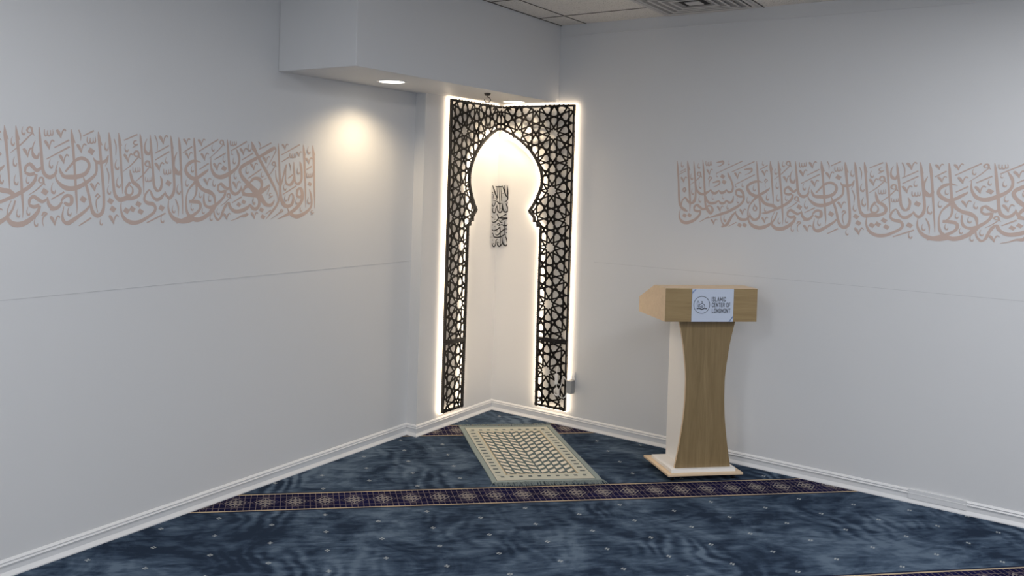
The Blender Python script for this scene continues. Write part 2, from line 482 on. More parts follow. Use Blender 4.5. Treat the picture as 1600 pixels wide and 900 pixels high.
def inside(p, poly):
    x, y = p; r = False
    for i in range(len(poly)):
        (x0, y0), (x1, y1) = poly[i - 1], poly[i]
        if (y0 > y) != (y1 > y) and x < (x1 - x0) * (y - y0) / (y1 - y0) + x0: r = not r
    return r
def clip(seg, poly):
    (ax, ay), (bx, by) = seg; ts = [0.0, 1.0]
    for i in range(len(poly)):
        (cx, cy), (dx, dy) = poly[i - 1], poly[i]
        den = (bx - ax) * (dy - cy) - (by - ay) * (dx - cx)
        if abs(den) < 1e-12: continue
        t = ((cx - ax) * (dy - cy) - (cy - ay) * (dx - cx)) / den
        s = ((cx - ax) * (by - ay) - (cy - ay) * (bx - ax)) / den
        if 0 < t < 1 and 0 <= s <= 1: ts.append(t)
    ts.sort(); out = []
    for t0, t1 in zip(ts, ts[1:]):
        if t1 - t0 < 1e-4: continue
        m = (t0 + t1) / 2
        if inside((ax + (bx - ax) * m, ay + (by - ay) * m), poly):
            out.append(((ax + (bx - ax) * t0, ay + (by - ay) * t0), (ax + (bx - ax) * t1, ay + (by - ay) * t1)))
    return out
ARCH = [(0.085, 2.079), (0.165, 2.041), (0.250, 1.981), (0.318, 1.917), (0.374, 1.830), (0.394, 1.768), (0.397, 1.722), (0.390, 1.680), (0.366, 1.618), (0.330, 1.552), (0.299, 1.508)]
STEPS = [(0.299, 1.508), (0.343, 1.458), (0.343, 1.428), (0.371, 1.426), (0.375, 1.397), (0.400, 1.394)]
def panel(side, sh, label):
    # f(u, z, d): u along the wall from the corner, d out from the wall
    f = (lambda u, z, d: (WX - d, -u, z)) if side == 'right' else (lambda u, z, d: (-u, WY - d, z))
    root = thing('mihrab_panel', label, 'lattice panel', (0, 0, 0), 0, 'black lattice panels of the corner niche')
    U1, ZT, ZB, ZM0, ZM1 = 0.653 + sh, 2.272, 0.113, 0.5945, 0.5955
    UC = 0.035                                   # the two panels meet in the corner
    arch = spline([(UC, 2.099)] + [(u + sh, z) for u, z in ARCH], 4)
    steps = [(u + sh, z) for u, z in STEPS]
    in1, in0 = 0.4015 + sh, 0.4065 + sh
    opening = arch + steps[1:]                   # apex -> foot of the arch
    up_poly = [(UC, ZT)] + opening + [(in1, ZM1), (U1, ZM1), (U1, ZT)]
    area = lambda P: sum(P[i - 1][0] * P[i][1] - P[i][0] * P[i - 1][1] for i in range(len(P))) / 2
    no = len(opening)
    # edge k joins point k and k+1
    ws = [0.006] + [0.0165] * no + [0.013, 0.013, 0.015]
    ws[no] = 0.013
    if area(up_poly) < 0: raise ValueError('panel outline turns the wrong way')
    fr = new()
    ring_prism(fr, up_poly, offset_poly(up_poly, ws), f, 0.0270, 0.0475, (0,))
    lo_poly = [(in0, ZB), (U1, ZB), (U1, ZM0), (in1 + 0.001, ZM0)]
    obj('frame', fr, BLACK, root)
    fr = new(); ring_prism(fr, lo_poly, offset_poly(lo_poly, [0.013, 0.013, 0.013, 0.015]), f, 0.0270, 0.0475)
    # the two halves are joined by cleats behind the gap
    for u in (in1 + 0.03, U1 - 0.03): prism(fr, [(u - 0.012, ZM0 - 0.01), (u + 0.012, ZM0 - 0.01), (u + 0.012, ZM1 + 0.01), (u - 0.012, ZM1 + 0.01)], f, 0.0230, 0.0270)
    obj('lower_frame', fr, BLACK, root)
    def straps(poly, u0, z0):
        b = new(); hw = 0.0055
        zs = [p[1] for p in poly]; us = [p[0] for p in poly]
        for sg in girih(u0, z0, min(us), max(us), min(zs), max(zs)):
            for (p, q) in clip(sg, poly):
                l = math.hypot(q[0] - p[0], q[1] - p[1])
                if l < 0.002: continue
                dx, dy = (q[0] - p[0]) / l, (q[1] - p[1]) / l
                e = 0.0015
                a, c = (p[0] - dx * e, p[1] - dy * e), (q[0] + dx * e, q[1] + dy * e)
                nx, ny = -dy * hw, dx * hw
                prism(b, [(a[0] + nx, a[1] + ny), (a[0] - nx, a[1] - ny), (c[0] - nx, c[1] - ny), (c[0] + nx, c[1] + ny)], f, 0.0410, 0.0465)
        return b
    obj('lattice', straps(up_poly, STAR_U + sh, STAR_Z), BLACK, root)
    obj('lower_lattice', straps(lo_poly, STAR_U + sh, 0.3705), BLACK, root)
    # the light strip runs round the outside edge and round the arch
    led = new()
    def strip(path, w=0.009):
        for (p, q) in zip(path, path[1:]):
            l = math.hypot(q[0] - p[0], q[1] - p[1]); dx, dy = (q[0] - p[0]) / l, (q[1] - p[1]) / l
            nx, ny = dy * w, -dx * w              # outwards = right of the path
            e = 0.002
            p2, q2 = (p[0] - dx * e, p[1] - dy * e), (q[0] + dx * e, q[1] + dy * e)
            prism(led, [p2, q2, (q2[0] + nx, q2[1] + ny), (p2[0] + nx, p2[1] + ny)], f, 0.0100, 0.0270)
    outer = [(in0, ZB), (U1, ZB), (U1, ZT), (UC + 0.004, ZT)]
    strip(outer)
    s = obj('led_strip', led, LED, root); s['label'] = 'glowing white light strip round the outer panel edge'
    led = new()
    strip([(UC + 0.004, 2.0965)] + opening[1:] + [(in1, ZM1), (in0, ZB)])
    s = obj('led_strip', led, ARCH_LED, root); s['label'] = 'glowing white light strip along the arch edge'
    # standoffs to the wall
    for u, z in ((U1 - 0.02, 0.14), (in0 + 0.02, 0.14), (U1 - 0.02, 1.2), (in1 + 0.02, 1.2), (U1 - 0.02, 2.25), (UC + 0.05, 2.25)):
        st = new(); prism(st, [(u + 0.006 * math.cos(k * PI / 4), z + 0.006 * math.sin(k * PI / 4)) for k in range(8)], f, -0.001, 0.028)
        obj('standoff', st, BLACK, root)
    return root
panel('left', 0.0165, 'black star-lattice panel with half arch, left of the lit corner')
panel('right', -0.0165, 'black star-lattice panel with half arch, right of the corner beside the outlet')

# ------------------------------------------------------------------ lettering
def strokes(data, unit):
    """decode pen strokes: S = centre and half width per point, P = outline"""
    out = []
    for rec in data.split(';'):
        h, *v = rec.split(' '); v = [int(t) / unit for t in v]
        if h[1] == 'S': out.append((h[0], 'S', [tuple(v[i:i + 4]) for i in range(0, len(v), 4)]))
        else: out.append((h[0], 'P', [tuple(v[i:i + 2]) for i in range(0, len(v), 2)]))
    return out
def write(bm, recs, f, kinds, thick=None, n=4):
    for k, t, v in recs:
        if k not in kinds: continue
        if t == 'P':
            if thick: prism(bm, v, f, 0, thick)
            else: bm.faces.new([bm.verts.new(f(a, b, 0)) for a, b in v])
            continue
        s = spline(v, n) if len(v) > 2 else v
        A = [(a + c, b + d) for a, b, c, d in s]; B = [(a - c, b - d) for a, b, c, d in s]
        if thick:
            prism_strip(bm, A, B, f, thick)
        else:
            e = 0.000004                            # each piece a hair above the last
            VA = [bm.verts.new(f(*p, i * e)) for i, p in enumerate(A)]; VB = [bm.verts.new(f(*p, i * e)) for i, p in enumerate(B)]
            for i in range(len(VA) - 1): bm.faces.new((VA[i], VB[i], VB[i + 1], VA[i + 1]))
def prism_strip(bm, A, B, f, th):
    V = [[bm.verts.new(f(*p, d)) for p in L] for d in (0, th) for L in (A, B)]
    a0, b0, a1, b1 = V
    for i in range(len(A) - 1):
        for q in ((a0[i], b0[i], b0[i + 1], a0[i + 1]), (a1[i], a1[i + 1], b1[i + 1], b1[i]), (a0[i], a0[i + 1], a1[i + 1], a1[i]), (b0[i], b1[i], b1[i + 1], b0[i + 1])):
            bm.faces.new(q)
    bm.faces.new((a0[0], a1[0], b1[0], b0[0])); bm.faces.new((a0[-1], b0[-1], b1[-1], a1[-1]))

# pen strokes of the lettering (half millimetres / tenths of a millimetre on the wall)
VERSE_DATA = """LS -63 431 -4 0 -55 376 -13 -1 -44 299 -16 -1 -27 76 -13 0 -12 -148 -10 0 -3 -303 -3 0;
LP -66 431 -44 383 -15 311 -38 320 -56 340;
LS -96 -81 -6 -1 -70 -148 -14 -2 -55 -226 -13 0 -72 -293 -13 6 -162 -356 -13 14 -282 -392 -3 22 -372 -366 12 13 -415 -328 8 3 -429 -295 4 1;
LS -291 -148 10 0 -284 -88 16 -6 -241 -71 -11 -14 -211 -121 -22 -3 -208 -192 -21 3 -242 -247 -18 9 -315 -307 -16 13 -416 -360 -11 13 -517 -396 -5 7 -580 -416 -1 2;
LS -299 -127 -9 -2 -283 -159 -13 -8 -245 -170 3 -14 -212 -154 10 -9;
LS -213 430 -4 0 -205 370 -14 -2 -193 293 -16 -1 -175 73 -13 -1 -158 -148 -10 0 -149 -290 -3 0;
LP -216 430 -195 382 -167 310 -189 319 -206 339;
LS -260 236 -6 -1 -244 192 -16 -3 -229 116 -15 -1 -230 28 -16 2 -266 -17 -10 12 -311 -12 9 8 -333 26 12 1 -346 124 12 1 -356 230 4 0;
LS -341 80 -10 1 -354 20 -15 4 -396 -29 -11 13 -449 -24 10 9 -472 13 10 1 -473 67 7 0 -470 175 4 0;
LS -466 199 -6 1 -479 153 -13 2 -508 66 -9 2 -528 1 -11 2 -553 -58 -14 3;
LS -597 429 -4 0 -589 331 -12 -1 -573 172 -12 -1 -557 12 -15 -1 -549 -106 -17 -1 -531 -192 -20 -5 -478 -262 -18 -14 -419 -273 6 -18 -365 -247 17 -7 -346 -181 15 0 -369 -132 6 7 -406 -154 -9 3 -422 -214 -9 1;
LS -982 428 -4 -1 -947 368 -16 -6 -890 277 -15 -7 -732 72 -15 -7 -628 -74 -13 -4 -590 -149 -8 -1 -578 -215 -3 0;
LP -985 428 -959 384 -923 317 -952 325 -974 343;
LS -555 -42 -11 0 -559 -170 -11 1 -593 -256 -13 5 -661 -329 -12 7 -749 -413 -2 1;
LS -628 128 -4 0 -611 32 -8 -2 -561 -40 -10 -4;
LS -1111 156 9 -11 -955 231 9 -12 -822 288 10 -12 -700 350 13 -15 -651 371 -1 -15 -629 351 -7 0 -656 297 -5 2 -702 226 -4 1 -755 151 -2 1;
LS -1094 34 -12 -10 -972 -56 -20 -15 -875 -139 -32 -20 -804 -207 -22 -13 -748 -254 -10 -16 -678 -257 9 -15 -644 -223 9 -4 -631 -197 3 -1;
LS -862 -126 19 -22 -768 -78 13 -14 -707 -41 2 -10 -710 -75 -5 1 -745 -149 -2 1;
LS -987 -13 7 -5 -935 29 8 -13 -867 28 -10 -16 -822 -13 -18 -4 -830 -76 -15 5 -875 -128 -16 9;
LS -1076 -109 6 -2 -1044 -67 8 -8 -985 -62 -7 -12 -930 -108 -15 -10;
LS -1088 -141 -2 -12 -995 -149 0 -14 -888 -147 2 -21;
LS -875 -149 -19 -4 -851 -212 -15 -1 -857 -269 -16 6 -903 -300 -5 17 -951 -284 12 8 -972 -248 5 1;
LS -972 -248 -5 3 -1011 -283 -11 11 -1082 -311 -8 13;
MS -539 421 -6 -4 -524 408 -11 -6 -507 388 -9 -3 -492 357 -1 0;
MS -492 357 2 0 -489 387 4 0 -479 414 6 -2 -466 426 1 -6 -449 419 -4 -2 -451 412 -1 0;
MS -549 299 3 -4 -410 364 4 -5 -268 430 5 -6;
MS -420 327 -4 0 -419 289 -6 -1 -404 274 -2 -6 -390 284 5 -1 -385 320 3 0;
MS -387 302 -4 -1 -380 278 -6 -3 -366 276 4 -5 -354 291 5 0 -355 324 3 0;
MS -354 303 -4 -1 -346 283 -5 -3 -332 283 5 -3 -326 304 5 0 -331 334 2 0;
MS -317 346 -5 -4 -304 335 -10 -5 -289 317 -8 -3 -276 290 -1 0;
MS -276 290 1 0 -273 316 4 0 -264 340 5 -1 -253 350 1 -5 -238 344 -4 -2 -240 337 -1 0;
MS -539 224 4 -4 -484 253 4 -5 -428 282 5 -5;
MS -430 217 -5 -2 -407 177 -5 -1 -405 128 -2 0;
MS -438 41 5 -4 -403 63 6 -5 -367 85 6 -5;
MS -285 169 -1 0 -297 146 -4 1 -299 119 -5 -1 -288 102 -8 -5 -272 96 3 -6 -264 107 5 -1 -262 120 2 0;
MS -130 417 -2 0 -144 390 -4 1 -147 359 -6 -1 -134 339 -9 -6 -115 333 3 -7 -106 345 6 -1 -104 361 2 0;
MS -167 280 -7 -4 -151 266 -12 -6 -132 244 -10 -3 -116 211 -2 0;
MS -116 211 2 0 -112 244 4 0 -101 272 6 -2 -87 284 1 -6 -69 277 -5 -2 -71 269 -2 0;
MS -155 148 4 -4 -113 169 5 -5 -71 189 5 -6;
MS -147 110 -4 0 -146 73 -5 -1 -132 59 -2 -6 -118 68 5 -1 -113 102 3 0;
MS -114 85 -4 0 -108 62 -6 -3 -93 59 4 -5 -82 74 5 -1 -83 106 3 0;
MS -82 86 -4 -1 -73 66 -5 -3 -60 66 5 -3 -54 86 5 0 -59 115 2 0;
DP -107 10 -56 -14 -82 -46 -131 -23;
MS -108 -168 -2 0 -121 -193 -4 1 -123 -222 -6 0 -111 -241 -9 -5 -93 -248 3 -6 -84 -236 6 -1 -83 -222 2 0;
MS -294 -179 -1 0 -305 -200 -3 1 -307 -225 -5 0 -297 -241 -7 -5 -282 -247 2 -5 -275 -237 5 -1 -273 -225 2 0;
MS -484 -19 -1 0 -496 -42 -3 1 -498 -69 -5 -1 -487 -86 -8 -5 -471 -92 3 -6 -464 -81 5 -1 -462 -68 2 0;
MS -509 -140 4 -4 -409 -92 5 -5 -307 -42 5 -6;
MS -468 -146 -1 0 -478 -167 -3 1 -480 -192 -5 0 -470 -208 -7 -4 -456 -213 2 -5 -449 -204 5 -1 -447 -192 2 0;
MS -226 -281 -1 0 -234 -297 -3 0 -236 -316 -4 0 -228 -329 -6 -3 -216 -334 2 -4 -210 -326 4 -1 -209 -317 2 0;
MS -27 -326 0 2 -52 -327 -4 4 -63 -343 -6 -1 -42 -355 -1 -5 -14 -350 2 -3;
MS -22 -354 -3 4 -46 -364 -4 4 -74 -378 -1 1;
MS -633 185 -1 2 -663 181 2 4 -679 196 8 0 -664 217 5 -5 -643 217 -6 -5 -634 198 -8 -1 -629 179 -6 -2 -613 163 -2 -1;
MS -633 179 -5 2 -677 115 -5 2 -728 62 -2 1;
MS -884 433 -6 -3 -856 398 -5 -2 -852 367 -3 0;
MS -872 349 3 -4 -786 388 4 -5 -700 427 4 -5;
MS -1014 400 -1 0 -1026 375 -4 1 -1028 347 -5 -1 -1017 329 -8 -5 -1001 323 3 -6 -993 335 5 -1 -992 349 2 0;
MS -817 271 -7 -5 -800 256 -12 -7 -781 232 -10 -4 -764 197 -2 0;
MS -764 197 2 0 -761 231 4 0 -750 262 6 -2 -735 275 1 -6 -717 268 -5 -3 -719 259 -2 0;
MS -987 192 -7 -4 -971 177 -12 -7 -952 154 -10 -4 -936 119 -2 0;
MS -936 119 2 0 -933 153 4 -1 -922 183 6 -2 -908 196 1 -6 -890 188 -5 -2 -892 180 -2 0;
MS -1015 31 4 -4 -925 82 5 -5 -834 135 5 -5;
MS -1036 156 -1 0 -1047 133 -3 1 -1049 106 -5 -1 -1039 88 -7 -5 -1024 82 2 -6 -1016 93 5 -1 -1015 107 2 0;
MS -822 107 -1 0 -832 88 -3 0 -833 66 -4 0 -825 52 -6 -4 -812 47 2 -5 -806 56 4 -1 -805 67 2 0;
MS -671 -128 0 2 -697 -129 -4 4 -709 -148 -6 -1 -687 -161 -1 -5 -657 -154 2 -4;
MS -665 -160 -4 5 -691 -171 -4 5 -721 -187 -1 1;
MS -928 -181 -1 0 -938 -203 -3 1 -940 -227 -5 0 -930 -244 -7 -4 -916 -249 2 -5 -909 -239 4 -1 -908 -227 2 0;
DP -828 -278 -777 -305 -803 -339 -852 -313;
DP -804 -355 -754 -382 -780 -416 -829 -390;
MS -754 -354 3 -3 -717 -334 4 -4 -680 -313 5 -5;
MS -686 -416 1 -1 -603 -373 3 -4 -545 -340 8 -5 -523 -308 6 -7 -502 -321 -7 1 -533 -347 -5 4;
MS -959 -336 -6 -4 -944 -351 -11 -6 -927 -374 -10 -3 -911 -408 -1 0;
MS -911 -408 2 0 -908 -376 4 -1 -897 -347 6 -2 -884 -335 1 -6 -867 -344 -4 -2 -868 -352 -2 0;
MS -799 19 1 -2 -775 30 2 -2 -751 40 2 -2;
LS -1727 426 -4 -1 -1718 357 -11 -1 -1704 202 -12 -1 -1691 68 -13 -1 -1683 -26 -13 0 -1680 -109 -10 1 -1699 -166 -8 3 -1741 -213 -6 5 -1765 -228 -3 3;
LS -1766 -213 0 -13 -1697 -215 -1 -17 -1646 -224 -10 -13 -1625 -255 -15 0 -1641 -302 -11 7 -1706 -348 -9 12 -1779 -376 -7 12 -1852 -402 -6 13 -1912 -416 -5 15;
LS -1636 182 1 2 -1698 196 0 10 -1759 180 -10 13 -1807 137 -13 5 -1812 86 -16 -5 -1767 37 -13 -14 -1704 13 0 -19 -1655 35 10 -12 -1592 75 10 -11 -1552 102 8 -6 -1542 118 4 -1;
LS -1685 5 -17 -7 -1645 -57 -15 -9 -1587 -98 -9 -15 -1509 -121 -11 -17 -1458 -161 -14 -5 -1445 -225 -9 0 -1446 -267 -5 0;
LS -1691 -10 -12 9 -1770 -89 -7 4 -1798 -161 -7 1 -1801 -243 -9 0 -1783 -326 -13 -4 -1736 -373 -13 -15 -1666 -399 0 -21 -1578 -377 12 -17 -1489 -320 15 -12 -1439 -262 14 -8;
LS -1586 -132 -5 0 -1586 -203 -11 -1 -1563 -256 -11 -8 -1504 -275 1 -16 -1445 -257 8 -13;
LS -1510 246 -3 0 -1510 167 -8 -1 -1492 104 -13 -5 -1449 54 -13 -13 -1382 37 1 -20 -1303 60 12 -17 -1209 111 12 -11 -1153 167 13 -4 -1141 232 12 1 -1156 286 13 4 -1187 340 4 1;
LS -1307 433 -3 0 -1296 356 -11 -1 -1281 217 -13 -1 -1265 77 -14 -1 -1254 -53 -14 -1 -1232 -112 -15 -8 -1187 -137 -1 -16 -1139 -119 12 -9 -1106 -73 8 -2 -1107 -49 3 0;
LS -1106 -62 -4 -1 -1076 -122 -14 -8 -1019 -144 -3 -16 -897 -150 0 -23;
LS -1411 -97 9 0 -1406 -49 12 -4 -1373 -33 -4 -13 -1332 -62 -11 -11 -1287 -83 0 -14 -1255 -64 9 -7;
LS -1415 -92 -7 -6 -1377 -116 -2 -12 -1313 -105 5 -12;
LS -1314 -96 -13 1 -1323 -150 -13 4 -1368 -204 -11 8 -1439 -257 -14 11 -1502 -320 -15 10;
LS -904 250 -10 14 -1003 206 -11 14 -1097 157 -14 12 -1129 113 -17 0 -1096 48 -16 -9 -994 -39 -19 -14 -891 -122 -28 -21;
LS -1088 -117 6 -2 -1050 -56 10 -6 -1016 -39 7 -11;
LS -1457 -294 -5 0 -1445 -358 -9 -2 -1405 -404 -5 -11 -1366 -381 11 -5 -1334 -306 13 -4 -1299 -249 12 -7 -1269 -231 -10 -10 -1244 -278 -13 -7 -1181 -319 -6 -17 -1098 -315 8 -18 -1014 -283 12 -13 -973 -244 5 -3;
LS -973 -250 -6 -3 -931 -292 -11 -11 -884 -304 -4 -14;
MS -1232 -419 1 -2 -1151 -396 3 -5 -1096 -372 4 -8 -1043 -368 6 -14 -1009 -349 15 -3 -1034 -340 2 4;
MS -1853 409 -5 -4 -1840 396 -10 -6 -1825 377 -8 -3 -1812 346 -1 0;
MS -1812 346 1 0 -1810 376 3 0 -1801 402 5 -2 -1789 414 1 -5 -1775 407 -4 -2 -1777 400 -1 0;
MS -1854 271 3 -4 -1800 304 4 -5 -1746 337 4 -5;
MS -1826 273 -6 -4 -1812 260 -10 -6 -1797 239 -8 -3 -1783 207 -1 0;
MS -1783 207 1 0 -1780 238 4 0 -1771 266 5 -2 -1759 278 1 -6 -1744 271 -4 -2 -1746 263 -1 0;
MS -1676 413 -6 -4 -1662 399 -11 -7 -1646 377 -9 -4 -1631 344 -1 0;
MS -1631 344 1 0 -1628 376 4 0 -1618 405 5 -2 -1605 418 1 -6 -1589 411 -4 -2 -1591 403 -1 0;
MS -1665 292 3 -4 -1546 358 4 -5 -1424 425 4 -5;
MS -1492 372 -1 0 -1502 350 -3 0 -1504 325 -4 -1 -1494 309 -7 -5 -1481 304 2 -5 -1474 314 4 -1 -1473 326 2 0;
MS -1357 384 -1 3 -1386 379 1 4 -1401 395 8 0 -1387 417 5 -5 -1366 417 -6 -5 -1358 397 -8 -2 -1353 378 -6 -2 -1337 362 -2 -1;
MS -1357 377 -4 3 -1441 297 -4 3 -1533 227 -2 1;
MS -1636 274 -6 -5 -1621 259 -11 -7 -1604 235 -10 -4 -1588 200 -1 0;
MS -1588 200 2 0 -1585 234 4 0 -1574 265 6 -2 -1561 278 1 -6 -1544 270 -4 -3 -1546 262 -2 0;
MS -1467 216 3 -4 -1396 253 4 -5 -1324 290 4 -5;
MS -1651 110 3 -4 -1594 143 4 -5 -1538 176 5 -6;
MS -1477 178 -7 -5 -1461 163 -12 -7 -1443 138 -10 -4 -1426 101 -2 0;
MS -1426 101 2 0 -1423 137 4 -1 -1412 169 6 -2 -1398 182 1 -7 -1379 174 -5 -3 -1381 165 -2 0;
MS -1347 257 -1 0 -1356 238 -3 0 -1358 215 -4 -1 -1349 201 -6 -4 -1337 196 2 -5 -1331 205 4 -1 -1329 216 2 0;
DP -1352 161 -1300 134 -1327 97 -1377 122;
MS -1740 147 -1 0 -1749 126 -3 0 -1750 103 -4 -1 -1742 87 -6 -4 -1730 82 2 -5 -1723 92 4 -1 -1722 103 2 0;
MS -1801 9 -1 0 -1811 -13 -3 1 -1812 -38 -4 0 -1803 -55 -6 -5 -1790 -60 2 -6 -1784 -50 4 -1 -1782 -38 2 0;
MS -1594 19 -6 -4 -1580 5 -11 -6 -1563 -18 -9 -3 -1548 -53 -1 0;
MS -1548 -53 2 0 -1545 -20 4 -1 -1535 9 6 -2 -1522 22 1 -6 -1505 14 -4 -2 -1507 6 -1 0;
MS -1467 15 -1 0 -1478 -8 -3 1 -1480 -35 -5 -1 -1470 -52 -7 -5 -1456 -58 2 -6 -1448 -47 5 -1 -1447 -34 2 0;
MS -1270 420 -4 0 -1268 384 -5 -1 -1256 371 -2 -5 -1243 380 5 -1 -1239 414 3 0;
MS -1240 397 -3 -1 -1235 374 -6 -3 -1222 372 4 -5 -1212 387 4 0 -1213 418 3 0;
MS -1212 398 -3 -1 -1204 379 -5 -3 -1192 379 5 -2 -1187 399 4 0 -1192 427 1 0;
MS -1257 315 3 -4 -1152 369 4 -5 -1046 425 5 -6;
MS -1241 315 -1 0 -1247 302 -2 0 -1248 287 -3 0 -1242 277 -4 -3 -1234 274 1 -3 -1230 280 3 0 -1229 288 1 0;
MS -1214 249 -1 0 -1224 227 -3 0 -1226 203 -4 -1 -1216 187 -7 -5 -1203 182 2 -5 -1196 192 4 -1 -1194 204 2 0;
MS -1135 347 -7 -5 -1120 332 -12 -7 -1101 309 -10 -4 -1085 274 -2 0;
MS -1085 274 2 0 -1082 308 4 0 -1071 339 6 -2 -1057 352 1 -6 -1039 344 -5 -3 -1041 336 -2 0;
MS -1105 225 3 -4 -1031 264 4 -5 -956 303 5 -6;
MS -1014 394 -1 0 -1024 372 -3 0 -1026 347 -5 -1 -1016 331 -7 -5 -1002 326 2 -5 -995 336 4 -1 -993 349 2 0;
MS -1195 92 -1 0 -1205 71 -3 1 -1207 46 -4 -1 -1197 30 -7 -5 -1184 24 2 -5 -1177 34 4 -1 -1175 46 2 0;
MS -1221 -8 -7 -5 -1205 -24 -12 -7 -1186 -48 -10 -4 -1169 -86 -2 0;
MS -1169 -86 2 0 -1165 -50 4 -1 -1154 -18 6 -2 -1140 -5 1 -7 -1121 -14 -5 -2 -1123 -23 -2 0;
MS -1251 -167 -1 2 -1279 -170 1 4 -1293 -155 8 0 -1280 -135 5 -5 -1260 -136 -5 -5 -1252 -155 -8 -1 -1247 -173 -6 -2 -1232 -189 -2 -1;
MS -1251 -173 -4 3 -1308 -223 -4 3 -1373 -263 -1 2;
MS -1225 -231 3 -4 -1161 -199 4 -5 -1096 -166 5 -6;
DP -1142 -221 -1097 -245 -1121 -276 -1164 -253;
DP -1078 -194 -1032 -218 -1056 -249 -1100 -226;
MS -932 -172 -1 0 -942 -192 -3 1 -944 -215 -4 0 -935 -231 -6 -4 -921 -236 2 -5 -915 -227 4 -1 -914 -215 2 0;
MS -1637 -114 -1 0 -1646 -133 -3 1 -1647 -155 -4 0 -1639 -169 -6 -4 -1628 -174 2 -5 -1622 -165 4 -1 -1621 -155 2 0;
MS -1518 -146 -1 0 -1528 -168 -3 1 -1530 -193 -4 0 -1521 -209 -7 -5 -1507 -215 2 -6 -1500 -205 4 -1 -1499 -193 2 0;
MS -1732 -236 -1 0 -1741 -256 -3 1 -1742 -280 -4 0 -1734 -295 -6 -4 -1721 -301 2 -5 -1715 -292 4 -1 -1714 -280 2 0;
MS -1594 -276 -1 0 -1603 -295 -3 1 -1604 -317 -4 0 -1596 -332 -6 -4 -1584 -337 2 -5 -1578 -328 4 -1 -1577 -318 2 0;
MS -1405 -281 -1 0 -1415 -302 -3 1 -1417 -326 -4 0 -1407 -343 -7 -4 -1394 -348 2 -5 -1387 -339 4 -1 -1386 -327 2 0;
MS -1331 -340 -6 -4 -1317 -355 -11 -6 -1300 -378 -9 -3 -1285 -411 -1 0;
MS -1285 -411 2 0 -1282 -380 4 -1 -1272 -352 6 -2 -1259 -340 1 -6 -1243 -348 -4 -2 -1245 -356 -1 0;
MS -1492 -343 -1 0 -1502 -364 -3 1 -1504 -388 -4 0 -1495 -405 -6 -4 -1482 -411 2 -5 -1475 -401 4 -1 -1474 -389 2 0;
LS -2567 426 -3 0 -2556 358 -12 -2 -2546 267 -11 -1 -2527 63 -10 -1 -2515 -59 -7 0 -2511 -138 -2 0;
LP -2569 426 -2552 378 -2527 306 -2547 315 -2562 335;
LS -2342 429 -3 -1 -2332 370 -11 -2 -2319 277 -10 -1 -2299 69 -9 -1 -2289 -68 -6 0 -2286 -148 -2 0;
LP -2344 429 -2328 380 -2308 306 -2324 315 -2336 336;
LS -2234 430 -3 0 -2222 334 -11 -1 -2202 176 -11 -1 -2186 39 -11 -1 -2175 -56 -12 -3 -2141 -106 -8 -10 -2107 -98 11 -7 -2089 -44 11 -1 -2092 -2 11 2 -2108 36 3 1;
LS -2002 433 -3 -1 -1990 367 -11 -2 -1974 238 -12 -1 -1956 76 -12 -1 -1944 -75 -13 0 -1962 -146 -14 6 -1999 -178 -1 16 -2035 -151 10 5 -2052 -114 4 1;
LP -2005 433 -1987 382 -1963 306 -1982 315 -1996 336;
LS -2051 -130 -4 3 -2097 -178 -11 11 -2142 -194 2 15 -2184 -167 10 6 -2209 -120 9 3 -2227 -101 -3 6 -2266 -141 -9 4 -2277 -193 -11 -2 -2243 -225 -7 -14 -2184 -236 -8 -15 -2154 -270 -13 -2 -2169 -316 -11 8 -2241 -364 -8 11 -2324 -403 -6 15 -2406 -409 3 18 -2476 -378 11 11 -2512 -326 10 3 -2525 -264 7 0 -2520 -198 3 0;
LS -1909 422 -3 -1 -1898 361 -12 -2 -1884 242 -12 -1 -1860 -31 -9 0 -1843 -228 -7 0 -1837 -340 -3 0;
LP -1911 422 -1894 371 -1872 293 -1889 303 -1903 325;
LS -1720 -395 -6 17 -1799 -410 -3 20 -1890 -402 6 20 -1955 -368 13 11 -1995 -313 11 3 -2009 -259 8 0 -2005 -194 3 0;
LS -2441 88 -3 -1 -2428 35 -12 -3 -2405 -27 -13 -8 -2357 -58 -12 -12 -2326 -99 -15 -2 -2340 -149 -12 9 -2401 -178 -5 16 -2470 -183 -4 17 -2539 -195 5 18 -2591 -154 9 9;
LS -2434 -28 -10 6 -2471 -80 -10 4 -2478 -131 -10 -3 -2442 -154 0 -12 -2408 -131 9 -3 -2409 -84 6 2 -2439 -59 4 4;
MS -2511 359 2 -4 -2441 390 3 -5 -2371 422 3 -6;
MS -2485 330 -1 0 -2495 306 -3 1 -2497 278 -4 -1 -2487 260 -7 -5 -2474 254 2 -6 -2467 265 4 -1 -2465 279 2 0;
MS -2374 362 0 2 -2399 359 -4 5 -2411 337 -6 -1 -2390 324 -1 -6 -2360 332 2 -4;
MS -2369 326 -3 5 -2394 312 -4 5 -2422 292 -1 1;
MS -2507 231 -6 -5 -2493 216 -11 -7 -2476 191 -9 -4 -2460 153 -1 0;
MS -2460 153 2 0 -2457 190 4 -1 -2447 222 6 -2 -2434 236 1 -7 -2418 228 -4 -3 -2419 218 -1 0;
MS -2351 220 -1 3 -2384 215 2 5 -2401 235 9 0 -2385 262 6 -7 -2362 262 -6 -6 -2351 237 -9 -2 -2346 212 -7 -3 -2328 192 -2 -2;
MS -2351 212 -5 4 -2427 133 -4 4 -2512 69 -2 2;
MS -2410 118 -3 0 -2409 80 -4 -1 -2398 66 -2 -6 -2386 75 4 -1 -2382 110 3 0;
MS -2383 93 -3 0 -2378 69 -5 -3 -2366 67 3 -5 -2356 82 4 -1 -2357 114 3 0;
MS -2357 93 -3 -1 -2350 73 -4 -3 -2338 73 4 -3 -2334 94 4 0 -2338 123 1 0;
